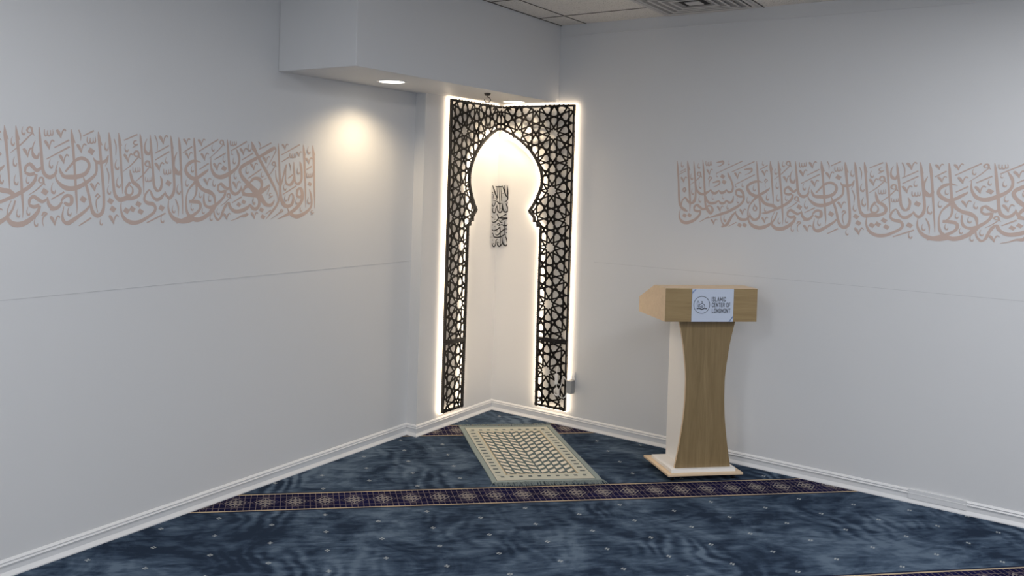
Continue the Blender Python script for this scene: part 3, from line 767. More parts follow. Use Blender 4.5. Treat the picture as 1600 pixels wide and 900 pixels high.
MS -2265 387 -2 1 -2285 340 -6 1 -2288 287 -9 -1 -2270 253 -13 -10 -2243 242 4 -12 -2230 264 8 -2 -2227 290 4 0;
MS -2229 130 -1 3 -2262 125 2 5 -2280 145 9 0 -2263 172 6 -7 -2240 171 -6 -6 -2230 147 -9 -2 -2224 122 -7 -3 -2207 102 -2 -2;
MS -2229 122 -5 3 -2301 41 -5 4 -2382 -27 -2 2;
MS -2272 24 -3 0 -2271 -9 -4 -1 -2261 -22 -1 -5 -2251 -14 4 -1 -2247 16 2 0;
MS -2248 1 -3 0 -2244 -19 -5 -2 -2233 -21 3 -4 -2225 -8 3 0 -2225 19 2 0;
MS -2225 2 -3 -1 -2219 -16 -4 -2 -2209 -16 4 -2 -2205 2 4 0 -2208 27 1 0;
MS -2181 426 -5 -2 -2152 359 -5 -1 -2150 269 -2 0;
MS -2132 422 -7 -5 -2116 406 -12 -8 -2098 381 -10 -4 -2082 342 -2 -1;
MS -2082 342 2 0 -2078 380 4 0 -2067 413 6 -2 -2053 428 1 -7 -2035 420 -5 -3 -2037 410 -2 0;
MS -2174 252 3 -4 -2096 293 3 -5 -2017 335 4 -5;
MS -2169 188 3 -4 -2092 232 4 -5 -2013 276 4 -5;
MS -2043 227 -1 0 -2052 206 -3 0 -2054 182 -4 -1 -2045 166 -6 -5 -2033 161 2 -5 -2026 171 4 -1 -2025 183 2 0;
MS -2170 160 -7 -5 -2154 144 -12 -7 -2136 118 -10 -4 -2120 79 -2 0;
MS -2120 79 2 0 -2117 117 4 -1 -2106 150 6 -2 -2092 164 1 -7 -2074 156 -5 -3 -2076 146 -2 0;
MS -2072 106 -3 0 -2070 67 -5 -1 -2058 52 -2 -6 -2046 62 5 -1 -2041 98 3 0;
MS -2043 80 -3 0 -2037 56 -6 -3 -2024 53 4 -5 -2014 68 4 -1 -2015 102 3 0;
MS -2015 80 -3 -1 -2007 60 -4 -3 -1995 60 5 -3 -1990 81 4 0 -1994 111 1 0;
DP -2027 1 -1976 -28 -2002 -66 -2051 -39;
DP -2097 -241 -2047 -270 -2073 -308 -2121 -280;
MS -2246 -415 3 -5 -2143 -371 4 -6 -2039 -326 4 -6;
MS -2076 -341 -1 1 -2087 -365 -3 1 -2088 -393 -5 0 -2079 -412 -7 -5 -2064 -419 2 -6 -2057 -408 5 -1 -2056 -394 2 0;
MS -1924 273 -4 1 -1952 207 -9 1 -1958 131 -13 -2 -1931 81 -19 -14 -1891 65 6 -17 -1872 96 13 -3 -1868 133 5 0;
MS -1898 -41 -2 1 -1912 -71 -4 1 -1914 -106 -6 -1 -1902 -129 -9 -6 -1884 -137 3 -8 -1875 -123 6 -1 -1873 -106 2 0;
MS -1950 -248 -1 0 -1960 -271 -3 1 -1962 -298 -5 0 -1953 -316 -7 -5 -1939 -323 2 -6 -1931 -312 4 -1 -1930 -299 2 0;
MS -1929 -189 -5 -2 -1894 -260 -8 -1 -1889 -360 -2 0;
DP -2352 -203 -2305 -231 -2330 -268 -2375 -240;
DP -2416 -249 -2369 -277 -2393 -314 -2438 -286;
DP -2327 -274 -2279 -303 -2304 -339 -2350 -312;
DP -2477 -263 -2429 -292 -2454 -329 -2500 -301;
LS -3031 429 -3 0 -3020 355 -13 -2 -3009 262 -11 -1 -2992 108 -10 -1 -2978 -48 -10 -1 -2966 -173 -9 -1 -2958 -256 -6 0 -2960 -316 -2 0;
LP -3033 429 -3013 380 -2985 307 -3007 316 -3024 336;
LS -2772 424 -3 -1 -2761 359 -13 -2 -2746 221 -12 -1 -2725 62 -12 -1 -2704 -130 -12 -1 -2699 -248 -12 1 -2717 -314 -14 8 -2758 -338 -1 18 -2798 -316 13 9 -2823 -258 12 3 -2842 -173 11 2 -2867 -89 11 3 -2891 -26 8 3 -2907 13 3 1;
LP -2774 424 -2754 374 -2726 299 -2749 308 -2766 329;
LS -2667 425 -3 -1 -2656 354 -12 -2 -2640 225 -12 -1 -2618 32 -12 -1 -2599 -108 -12 -2 -2577 -162 -12 -8 -2530 -190 1 -16 -2458 -165 7 -14;
LS -2667 214 -4 1 -2686 170 -9 5 -2718 150 -5 13 -2759 146 2 15 -2794 158 7 7 -2812 187 3 1;
LS -2667 214 -5 0 -2674 160 -5 1 -2694 114 -2 1;
LS -2782 145 -10 -1 -2779 71 -10 1 -2796 28 -9 7 -2852 -20 -10 11 -2907 -58 -9 14 -2984 -90 -5 18 -3061 -90 5 18 -3116 -60 9 11 -3154 -20 7 4 -3165 19 3 1;
LS -3113 27 -5 -8 -3085 12 -4 -14 -3042 8 0 -18 -2965 12 4 -18 -2887 42 11 -12 -2853 101 13 -2 -2865 151 10 7 -2919 178 2 14 -2974 162 -7 10 -3023 117 -7 6 -3075 54 -6 5;
LS -3130 91 -3 -1 -3119 53 -10 -4 -3096 20 -11 -8;
LS -3142 146 -2 1 -3160 82 -5 1 -3171 21 -7 4 -3213 -2 -6 12;
LS -2840 -247 -6 4 -2868 -283 -8 8 -2923 -325 -9 11 -2988 -370 -10 13 -3042 -398 -3 18 -3081 -379 11 7 -3093 -327 8 0 -3081 -250 2 0;
LS -3107 -203 6 -4 -3083 -171 8 -8 -3049 -154 2 -13 -3015 -168 -14 -6 -3014 -225 -14 6 -3047 -235 3 14 -3080 -216 5 8;
LS -3099 -209 -7 5 -3132 -255 -9 10 -3175 -269 -3 16 -3206 -266 2 16;
MS -3165 417 -6 -5 -3151 401 -10 -7 -3136 377 -9 -4 -3122 340 -1 0;
MS -3122 340 1 0 -3119 376 4 0 -3109 408 5 -2 -3097 423 1 -7 -3082 415 -4 -3 -3084 405 -1 0;
MS -3182 260 2 -4 -3115 296 3 -5 -3047 333 3 -6;
MS -3250 158 2 -4 -3147 216 3 -5 -3041 275 4 -6;
MS -2962 429 -4 -2 -2941 380 -5 -1 -2942 331 -2 0;
MS -2919 376 2 -4 -2867 403 3 -5 -2815 430 3 -6;
MS -2878 371 -3 0 -2877 329 -5 -1 -2865 313 -2 -6 -2852 324 5 -1 -2848 363 3 0;
MS -2849 343 -3 -1 -2844 318 -6 -3 -2831 315 4 -5 -2821 332 4 0 -2822 368 3 0;
MS -2821 345 -3 -1 -2813 322 -5 -3 -2801 323 5 -3 -2796 346 4 0 -2801 379 1 0;
MS -2974 299 -6 -5 -2960 283 -11 -7 -2944 258 -9 -4 -2929 220 -1 0;
MS -2929 220 1 0 -2926 257 4 -1 -2916 290 5 -2 -2904 304 1 -7 -2888 296 -4 -3 -2890 286 -1 0;
DP -2849 279 -2800 250 -2825 209 -2872 236;
MS -2692 340 -1 0 -2702 314 -3 1 -2704 285 -5 -1 -2694 266 -7 -6 -2680 260 2 -6 -2673 272 4 -1 -2672 287 2 0;
MS -2613 367 -4 -2 -2590 303 -5 -1 -2592 220 -2 0;
MS -2580 178 -1 1 -2592 149 -4 1 -2595 116 -5 -1 -2583 94 -8 -6 -2567 87 3 -7 -2559 100 5 -1 -2558 117 2 0;
MS -2560 18 -2 1 -2573 -12 -4 1 -2575 -47 -5 -1 -2564 -70 -8 -7 -2547 -78 3 -8 -2538 -64 5 -1 -2536 -47 2 0;
MS -3135 199 -6 -5 -3121 183 -10 -7 -3106 159 -9 -4 -3091 121 -1 0;
MS -3091 121 1 0 -3089 157 4 -1 -3079 189 5 -2 -3067 203 1 -7 -3051 195 -4 -3 -3053 186 -1 0;
MS -2682 100 -4 -2 -2656 31 -5 -1 -2660 -46 -2 0;
MS -2654 -61 -1 0 -2664 -86 -3 1 -2666 -116 -5 -1 -2656 -135 -7 -5 -2642 -142 2 -6 -2635 -130 4 -1 -2634 -116 2 0;
DP -2914 -154 -2866 -184 -2891 -224 -2937 -195;
MS -2835 -44 -6 -5 -2821 -60 -11 -7 -2805 -85 -9 -4 -2790 -122 -1 0;
MS -2790 -122 1 0 -2787 -86 4 -1 -2777 -55 5 -2 -2765 -42 1 -7 -2749 -50 -4 -2 -2751 -59 -1 0;
MS -2785 -168 5 -3 -2765 -143 2 -8 -2745 -160 -8 1 -2773 -194 -5 2 -2774 -247 -5 -1 -2756 -308 -2 0;
DP -2644 -172 -2597 -201 -2622 -239 -2667 -211;
DP -2618 -245 -2571 -275 -2596 -313 -2641 -285;
MS -2643 -336 -6 -5 -2628 -354 -12 -7 -2610 -381 -10 -4 -2594 -421 -1 0;
MS -2594 -421 2 0 -2591 -383 4 -1 -2580 -350 6 -3 -2567 -336 1 -7 -2550 -346 -4 -2 -2552 -355 -2 1;
MS -2937 -424 3 -4 -2879 -390 4 -5 -2820 -356 4 -6;
MS -2724 -359 -1 0 -2733 -379 -2 1 -2734 -402 -4 0 -2727 -417 -5 -4 -2716 -423 2 -5 -2710 -414 4 -1 -2709 -403 1 0;
MS -3033 -249 -1 1 -3043 -275 -3 1 -3045 -304 -4 0 -3036 -324 -7 -5 -3022 -331 2 -7 -3015 -319 4 -1 -3014 -305 2 0;
MS -3198 -188 3 -4 -3140 -156 3 -5 -3082 -124 4 -6;
MS -3185 -43 -1 1 -3197 -72 -3 1 -3199 -106 -5 -1 -3188 -128 -8 -6 -3173 -136 2 -7 -3165 -122 5 -1 -3164 -106 2 0;
MS -3203 -335 -6 -5 -3189 -352 -11 -7 -3173 -379 -9 -3 -3158 -419 -1 0;
MS -3158 -419 1 0 -3155 -381 4 -1 -3145 -348 5 -3 -3133 -335 1 -7 -3117 -344 -4 -2 -3119 -354 -1 1;
LS -3615 427 -2 0 -3606 346 -13 -2 -3594 256 -10 -2 -3578 107 -9 -1 -3565 -23 -6 0 -3561 -101 -2 0;
LP -3617 427 -3600 380 -3576 309 -3595 318 -3610 337;
LS -3520 428 -3 0 -3508 341 -12 -2 -3493 211 -11 -1 -3467 9 -10 -1 -3454 -144 -10 -1 -3443 -266 -6 0 -3444 -344 -2 0;
LP -3522 428 -3504 381 -3480 309 -3500 318 -3515 338;
LS -3321 431 -3 0 -3313 352 -9 -1 -3297 219 -11 -1 -3283 85 -12 -2 -3261 28 -11 -9 -3217 3 0 -16 -3174 25 10 -8 -3153 67 4 -2;
LS -3434 40 7 -1 -3428 86 10 -5 -3395 112 -1 -14 -3363 85 -11 -10 -3330 58 1 -14 -3286 90 7 -8;
LS -3434 40 -4 -9 -3393 23 -1 -13 -3346 34 4 -13;
LS -3335 27 -10 2 -3349 -30 -11 6 -3395 -82 -10 11 -3456 -123 -8 13 -3517 -156 -7 14 -3576 -184 -5 12 -3645 -212 -4 11 -3694 -218 0 3;
LS -3392 -236 7 0 -3387 -190 11 -5 -3357 -164 1 -14 -3319 -185 -8 -12 -3276 -208 0 -13 -3236 -185 5 -6 -3229 -172 3 -1;
LS -3392 -236 -4 -10 -3349 -252 0 -14 -3302 -236 5 -12;
LS -3297 -242 -9 3 -3317 -298 -12 8 -3378 -359 -11 14 -3450 -396 -6 20 -3521 -394 6 19 -3564 -357 12 7 -3578 -315 7 2;
LS -3234 -166 -4 -1 -3220 -227 -12 -5 -3187 -264 -12 -12;
MS -3459 426 -1 0 -3467 404 -3 0 -3469 378 -4 -1 -3461 362 -6 -5 -3450 357 2 -6 -3444 367 4 -1 -3443 380 1 0;
MS -3381 381 -1 3 -3409 376 1 5 -3424 395 8 0 -3410 421 5 -6 -3390 421 -6 -6 -3381 397 -8 -2 -3376 374 -6 -3 -3361 355 -2 -2;
MS -3381 373 -4 4 -3467 280 -4 4 -3560 200 -1 2;
MS -3545 338 -1 0 -3554 314 -3 1 -3556 287 -4 -1 -3547 269 -6 -5 -3536 263 2 -6 -3530 275 4 -1 -3528 288 2 0;
MS -3274 415 -3 0 -3273 373 -5 -1 -3262 357 -2 -6 -3250 368 4 -1 -3246 407 3 0;
MS -3247 387 -3 -1 -3242 362 -5 -3 -3230 359 3 -5 -3220 376 4 0 -3221 411 3 0;
MS -3221 389 -3 -1 -3213 367 -4 -3 -3202 367 4 -3 -3197 390 4 0 -3201 422 1 0;
MS -3270 317 -6 -5 -3256 301 -10 -7 -3240 276 -9 -4 -3226 239 -1 0;
MS -3226 239 1 0 -3223 275 4 -1 -3214 308 5 -2 -3202 322 1 -7 -3186 314 -4 -3 -3188 305 -1 0;
MS -3352 314 -2 1 -3370 267 -5 1 -3374 213 -8 -1 -3357 178 -12 -10 -3333 167 4 -12 -3321 189 8 -2 -3318 215 3 0;
MS -3453 241 -6 -5 -3440 226 -10 -7 -3425 201 -8 -4 -3412 164 -1 0;
MS -3412 164 1 0 -3409 200 4 -1 -3400 232 5 -2 -3388 246 1 -7 -3373 238 -4 -3 -3375 228 -1 0;
MS -3524 170 -1 0 -3533 145 -3 1 -3535 116 -4 -1 -3527 97 -6 -6 -3514 91 2 -6 -3508 103 4 -1 -3506 117 2 0;
MS -3212 166 -1 0 -3222 140 -3 1 -3224 110 -4 -1 -3215 91 -7 -6 -3201 84 2 -7 -3195 96 4 -1 -3193 111 2 0;
MS -3511 22 -1 1 -3521 -5 -3 1 -3523 -36 -4 -1 -3513 -56 -7 -6 -3500 -63 2 -7 -3493 -51 4 -1 -3491 -36 2 0;
MS -3413 13 -1 0 -3421 -8 -2 1 -3422 -31 -3 0 -3415 -47 -5 -4 -3405 -52 2 -5 -3399 -42 3 -1 -3398 -31 1 0;
MS -3271 -42 -1 3 -3299 -46 1 4 -3313 -27 8 0 -3300 -2 5 -6 -3280 -4 -5 -6 -3272 -27 -8 -2 -3267 -50 -6 -2 -3252 -69 -2 -1;
MS -3271 -50 -4 4 -3331 -107 -3 4 -3399 -151 -1 2;
DP -3269 -88 -3223 -118 -3247 -157 -3291 -129;
MS -3631 26 -1 0 -3640 2 -3 1 -3642 -27 -4 -1 -3633 -46 -6 -5 -3621 -52 2 -6 -3615 -40 4 -1 -3613 -26 2 0;
MS -3486 -264 -1 0 -3494 -286 -3 1 -3496 -312 -4 0 -3488 -329 -6 -5 -3477 -335 2 -6 -3471 -325 4 -1 -3470 -312 1 0;
MS -3400 -250 -1 0 -3408 -272 -3 1 -3410 -298 -4 0 -3402 -315 -6 -5 -3390 -321 2 -6 -3385 -311 4 -1 -3383 -298 1 0;
MS -3332 -340 -1 1 -3341 -364 -3 1 -3343 -393 -4 0 -3334 -411 -6 -5 -3321 -418 2 -6 -3315 -407 4 -1 -3314 -393 2 0;
MS -3279 -330 5 -2 -3261 -301 4 -8 -3236 -310 -9 1 -3265 -341 -5 3 -3272 -382 -4 0 -3260 -421 -2 0;
LS -3777 422 -3 0 -3765 317 -10 -1 -3749 159 -10 -1 -3737 33 -10 -1 -3723 -72 -10 -1 -3714 -177 -9 0 -3720 -256 -10 3 -3749 -296 -7 12 -3793 -302 5 14 -3826 -266 8 5 -3840 -219 3 1;
LS -3831 -235 -4 2 -3858 -291 -9 9 -3910 -311 -1 16 -3963 -300 8 13 -3993 -264 9 6 -4020 -231 1 6 -4051 -259 -8 6 -4089 -323 -9 5 -4130 -390 -8 8 -4183 -415 -4 10;
LS -3696 161 1 3 -3750 172 0 11 -3811 158 -5 13 -3870 119 -10 9 -3876 76 -14 -5 -3838 19 -10 -13 -3764 -12 -1 -19 -3714 13 8 -13 -3654 52 8 -11 -3619 81 6 -6 -3608 98 2 -1;
LS -3754 -15 -11 11 -3808 -75 -8 6 -3848 -140 -6 3 -3861 -205 -7 0 -3856 -289 -8 -2 -3833 -346 -10 -8 -3782 -386 -8 -18 -3710 -400 1 -20 -3639 -377 7 -17 -3580 -337 9 -9 -3532 -272 7 -3 -3510 -198 6 -2;
LS -3721 -8 -13 -8 -3680 -80 -11 -11 -3628 -110 -5 -17 -3567 -120 -6 -18 -3524 -147 -9 -12 -3505 -167 -8 -8;
LS -3544 -198 -3 1 -3570 -264 -4 1 -3574 -321 -5 0;
LS -4015 -3 6 0 -4012 47 10 -6 -3977 62 -2 -15 -3937 35 -12 -9 -3920 -16 -12 -2 -3920 -69 -11 4 -3958 -124 -9 10 -4041 -181 -8 14 -4125 -228 -6 14 -4194 -253 -5 14 -4247 -274 -4 11 -4339 -306 -2 5 -4394 -323 -1 2;
LS -4017 2 -5 -8 -3972 -23 -3 -12 -3922 -21 1 -11;
MS -4273 258 2 -4 -4108 341 2 -5 -3945 422 3 -5;
MS -4262 262 -1 0 -4268 247 -2 0 -4269 230 -2 0 -4263 219 -4 -3 -4256 215 1 -4 -4252 222 2 -1 -4252 230 1 0;
MS -4078 281 2 -4 -3939 349 2 -5 -3802 417 3 -5;
MS -4120 424 -1 0 -4126 408 -2 0 -4127 388 -3 0 -4121 375 -4 -4 -4113 371 1 -4 -4109 379 3 -1 -4108 388 1 0;
MS -3923 314 1 -6 -3838 328 -1 -12 -3829 305 -8 3 -3857 273 -3 4 -3913 248 -1 2;
MS -4042 274 -6 -5 -4028 258 -10 -7 -4013 232 -8 -4 -3999 194 -1 0;
MS -3999 194 1 0 -3997 231 4 -1 -3988 263 5 -2 -3976 277 1 -7 -3962 268 -4 -3 -3963 259 -1 0;
MS -4020 130 2 -4 -3905 193 3 -5 -3792 255 3 -5;
MS -4018 139 -1 0 -4023 124 -2 0 -4024 107 -2 0 -4019 96 -4 -3 -4012 92 1 -4 -4008 99 2 -1 -4007 108 1 0;
MS -3938 151 -1 0 -3944 134 -2 0 -3946 113 -3 0 -3939 100 -4 -4 -3930 95 1 -4 -3926 104 3 -1 -3925 114 1 0;
MS -3795 129 -1 0 -3803 105 -3 1 -3805 77 -4 -1 -3796 59 -6 -5 -3784 53 2 -6 -3778 64 4 -1 -3777 78 2 0;
MS -3699 427 -1 0 -3706 409 -2 0 -3707 388 -3 0 -3700 374 -4 -4 -3691 369 2 -5 -3687 378 3 -1 -3686 388 1 0;
MS -3734 318 2 -4 -3688 345 3 -5 -3642 372 3 -5;
MS -3709 307 -5 -4 -3698 293 -9 -6 -3684 270 -7 -3 -3672 236 -1 0;
MS -3672 236 1 0 -3670 269 3 -1 -3662 297 4 -2 -3652 310 1 -6 -3639 302 -3 -2 -3640 294 -1 0;
MS -3673 170 4 -1 -3661 199 4 -7 -3638 188 -6 1 -3665 151 -3 1 -3655 97 -1 0;
MS -3634 19 -1 0 -3643 -5 -3 1 -3644 -33 -4 -1 -3636 -51 -6 -5 -3624 -57 2 -6 -3618 -46 4 -1 -3617 -32 2 0;
MS -3868 -18 -1 0 -3877 -45 -3 1 -3878 -75 -4 -1 -3869 -95 -6 -6 -3856 -101 2 -7 -3850 -89 4 -1 -3849 -74 2 0;
MS -3991 -37 -1 0 -3998 -58 -2 0 -4000 -83 -3 -1 -3992 -99 -5 -5 -3981 -104 2 -5 -3976 -94 3 -1 -3975 -82 1 0;
MS -3791 -191 5 2 -3798 -159 7 -1 -3779 -132 0 -8 -3757 -157 -9 -3 -3763 -189 -5 5 -3791 -191 0 5;
MS -3779 -132 7 2 -3786 -101 2 0;
MS -3963 -182 -5 -5 -3950 -197 -9 -7 -3936 -220 -8 -4 -3922 -257 -1 0;
MS -3922 -257 1 0 -3920 -221 3 0 -3912 -191 5 -2 -3901 -177 1 -6 -3887 -185 -4 -3 -3889 -194 -1 0;
MS -3654 -139 -1 0 -3661 -157 -2 0 -3662 -178 -3 0 -3656 -191 -4 -4 -3647 -195 1 -4 -3643 -187 3 -1 -3642 -177 1 0;
MS -3691 -269 -5 -5 -3679 -284 -9 -7 -3665 -307 -8 -4 -3652 -343 -1 0;
MS -3652 -343 1 0 -3650 -308 3 0 -3642 -277 5 -2 -3631 -264 1 -6 -3618 -272 -3 -2 -3619 -281 -1 0;
DP -3968 -349 -3928 -374 -3948 -411 -3988 -387;
DP -3906 -345 -3865 -371 -3886 -408 -3925 -384;
MS -4095 -404 2 -3 -4046 -376 2 -4 -3998 -348 3 -5;
MS -4145 -269 -1 0 -4154 -294 -3 1 -4155 -323 -4 -1 -4146 -341 -6 -6 -4134 -347 2 -6 -4128 -335 4 -1 -4127 -321 2 0;
MS -4115 -133 -1 0 -4122 -151 -2 0 -4123 -172 -3 -1 -4116 -186 -4 -4 -4107 -190 2 -5 -4103 -182 3 -1 -4102 -171 1 0;
LS -4789 414 -3 0 -4777 305 -10 -1 -4763 146 -10 -1 -4752 -14 -11 -1 -4739 -131 -13 -3 -4716 -186 -11 -9 -4674 -219 -10 -15 -4629 -241 -2 -5;
LS -4663 -56 -6 5 -4700 -98 -7 4 -4713 -146 -8 1 -4710 -183 -5 -1;
LS -4669 -54 -4 -3 -4648 -80 -9 -6 -4623 -114 -9 -10 -4584 -130 1 -15 -4542 -107 12 -7 -4528 -38 10 0 -4536 25 5 1;
LS -4652 418 -3 0 -4641 340 -12 -1 -4628 202 -11 -1 -4611 23 -11 -1 -4599 -125 -10 -1 -4599 -244 -2 0;
LP -4654 418 -4635 367 -4608 292 -4629 301 -4645 323;
LS -4568 408 -3 0 -4557 309 -9 -1 -4540 152 -10 -1 -4521 52 -11 -4 -4476 -2 -8 -13 -4423 -8 4 -15 -4371 20 7 -10 -4330 53 3 -3;
LS -4540 152 -10 -1 -4530 25 -10 0 -4533 -59 -11 2 -4556 -111 -12 6;
LS -4332 48 -5 -2 -4307 10 -8 -13 -4266 11 7 -13 -4230 48 3 -3;
LS -4233 46 -4 -3 -4203 15 -4 -14 -4162 25 8 -12 -4138 57 3 -2;
LS -4143 57 -4 -5 -4101 24 -3 -13 -4065 41 10 -6 -4057 103 10 1 -4084 184 9 4 -4116 245 9 4 -4128 278 2 1;
LP -4128 276 -4111 243 -4088 194 -4106 201 -4121 214;
LS -4451 429 -3 0 -4440 333 -9 -1 -4423 155 -10 -1 -4410 -2 -11 -1 -4400 -117 -11 -1 -4390 -169 -12 -5 -4363 -212 -15 -12 -4325 -250 0 -17 -4303 -212 14 -1 -4317 -168 7 7 -4359 -157 -3 9 -4393 -192 -10 8;
LS -4448 -203 1 -13 -4393 -198 1 -13;
LS -4543 -223 6 0 -4539 -176 11 -5 -4505 -153 -2 -15 -4465 -181 -9 -11 -4435 -205 -9 -11;
LS -4546 -218 -4 -10 -4500 -232 -1 -14 -4456 -224 2 -11;
LS -4455 -230 -9 3 -4477 -289 -11 7 -4539 -350 -9 13 -4624 -386 -3 19 -4690 -379 9 16 -4730 -333 9 4 -4738 -270 5 0 -4722 -214 2 -1;
LS -4399 -33 -8 -2 -4377 -95 -11 -7 -4334 -122 -3 -15 -4272 -114 5 -13 -4226 -81 3 -3;
LS -4231 -87 -4 -4 -4199 -117 -5 -14 -4158 -112 7 -11 -4130 -73 3 -2;
LS -4136 -77 -4 -5 -4096 -104 -3 -14 -4056 -87 10 -6 -4044 -18 3 0;
LS -4006 -211 -5 5 -4050 -267 -9 5 -4086 -341 -9 5 -4115 -387 -8 9 -4146 -396 5 10 -4180 -356 6 3 -4195 -300 4 1 -4194 -253 2 0;
MS -4723 410 -1 0 -4732 386 -3 1 -4733 358 -4 -1 -4725 340 -6 -5 -4712 334 2 -6 -4706 345 4 -1 -4705 359 2 0;
MS -4751 265 2 -3 -4710 288 2 -4 -4670 310 3 -5;
MS -4757 236 2 -3 -4712 260 2 -4 -4667 284 3 -5;
MS -4731 201 -5 -5 -4718 186 -10 -7 -4703 162 -8 -4 -4689 125 -1 0;
MS -4689 125 1 0 -4687 160 4 -1 -4678 191 5 -2 -4667 204 1 -6 -4652 196 -4 -2 -4654 187 -1 0;
MS -4693 15 5 1 -4696 46 7 -2 -4675 65 -2 -8 -4663 37 -10 1 -4679 10 -4 6 -4693 18 4 4;
DP -4677 -265 -4635 -290 -4656 -327 -4697 -303;
DP -4611 -258 -4570 -284 -4591 -321 -4631 -297;
MS -4590 257 -1 0 -4600 231 -3 1 -4602 200 -4 -1 -4592 181 -7 -6 -4579 174 2 -7 -4572 186 4 -1 -4571 201 2 0;
MS -4471 229 -1 3 -4500 225 1 5 -4515 244 8 0 -4501 270 5 -6 -4481 269 -5 -6 -4472 245 -8 -2 -4467 222 -6 -3 -4452 202 -2 -2;
MS -4471 221 -4 4 -4533 158 -4 4 -4604 108 -1 2;
MS -4572 59 -1 0 -4581 34 -3 1 -4582 6 -4 -1 -4573 -12 -6 -5 -4561 -18 2 -6 -4555 -7 4 -1 -4553 7 2 0;
MS -4500 390 -1 0 -4509 368 -3 1 -4510 341 -4 -1 -4502 324 -6 -5 -4490 318 2 -6 -4484 329 4 -1 -4483 341 2 0;
MS -4410 415 -3 0 -4408 372 -4 -1 -4397 356 -2 -6 -4385 366 4 -1 -4381 405 3 0;
MS -4383 386 -3 0 -4377 360 -5 -3 -4365 357 3 -6 -4356 373 4 -1 -4357 409 3 0;
MS -4357 386 -3 -1 -4349 364 -4 -3 -4338 364 4 -3 -4334 386 4 0 -4338 419 1 0;
MS -4396 308 -5 -4 -4383 293 -9 -7 -4369 269 -8 -4 -4355 234 -1 0;
MS -4355 234 1 0 -4353 268 3 -1 -4345 298 5 -2 -4334 311 1 -6 -4320 303 -4 -2 -4321 294 -1 0;
MS -4371 179 5 -2 -4354 214 4 -7 -4327 201 -7 1 -4357 156 -5 1 -4359 76 -2 0;
MS -4476 141 -1 0 -4485 116 -3 1 -4486 88 -4 -1 -4477 70 -6 -5 -4465 64 2 -6 -4459 76 4 -1 -4458 89 2 0;
MS -4274 396 1 -5 -4194 414 0 -12 -4183 394 -8 4 -4215 362 -3 5 -4264 342 -1 2;
MS -4314 139 2 -5 -4234 162 -1 -12 -4225 134 -8 4 -4258 105 -3 5 -4302 85 -1 2;
MS -4119 423 -1 0 -4126 406 -2 0 -4127 386 -3 0 -4121 373 -4 -4 -4112 369 1 -4 -4108 377 3 -1 -4107 386 1 0;
DP -4201 256 -4158 228 -4180 190 -4221 216;
DP -4180 186 -4137 158 -4159 120 -4200 146;
MS -4473 -38 -1 0 -4482 -62 -3 1 -4483 -90 -4 -1 -4474 -108 -6 -5 -4462 -114 2 -6 -4456 -103 4 -1 -4455 -89 2 0;
MS -4306 -16 -1 0 -4313 -34 -2 0 -4314 -54 -3 0 -4308 -68 -4 -4 -4299 -72 1 -4 -4294 -64 3 -1 -4293 -54 1 0;
MS -4177 -6 -1 0 -4183 -24 -2 0 -4184 -44 -3 0 -4178 -57 -4 -4 -4169 -62 1 -4 -4165 -53 3 -1 -4164 -44 1 0;
MS -4244 -156 -5 -5 -4231 -171 -9 -7 -4217 -194 -8 -4 -4204 -229 -1 0;
MS -4204 -229 1 0 -4201 -195 3 0 -4193 -165 5 -2 -4182 -152 1 -6 -4169 -160 -3 -2 -4170 -168 -1 0;
MS -4113 -128 -1 0 -4119 -145 -2 0 -4120 -166 -3 0 -4114 -179 -4 -4 -4105 -183 1 -4 -4101 -175 3 -1 -4100 -165 1 0;
MS -4144 -269 -1 0 -4151 -289 -2 0 -4153 -313 -3 -1 -4145 -329 -5 -5 -4135 -334 2 -5 -4130 -324 3 -1 -4129 -312 1 0;
MS -4463 -367 2 -4 -4406 -331 3 -4 -4349 -296 3 -5;
MS -4318 -326 -5 -5 -4306 -341 -9 -7 -4291 -364 -8 -4 -4278 -399 -1 0;
MS -4278 -399 1 0 -4276 -365 3 0 -4267 -335 5 -2 -4257 -321 1 -6 -4243 -329 -4 -2 -4244 -338 -1 0""".replace("\n", "")
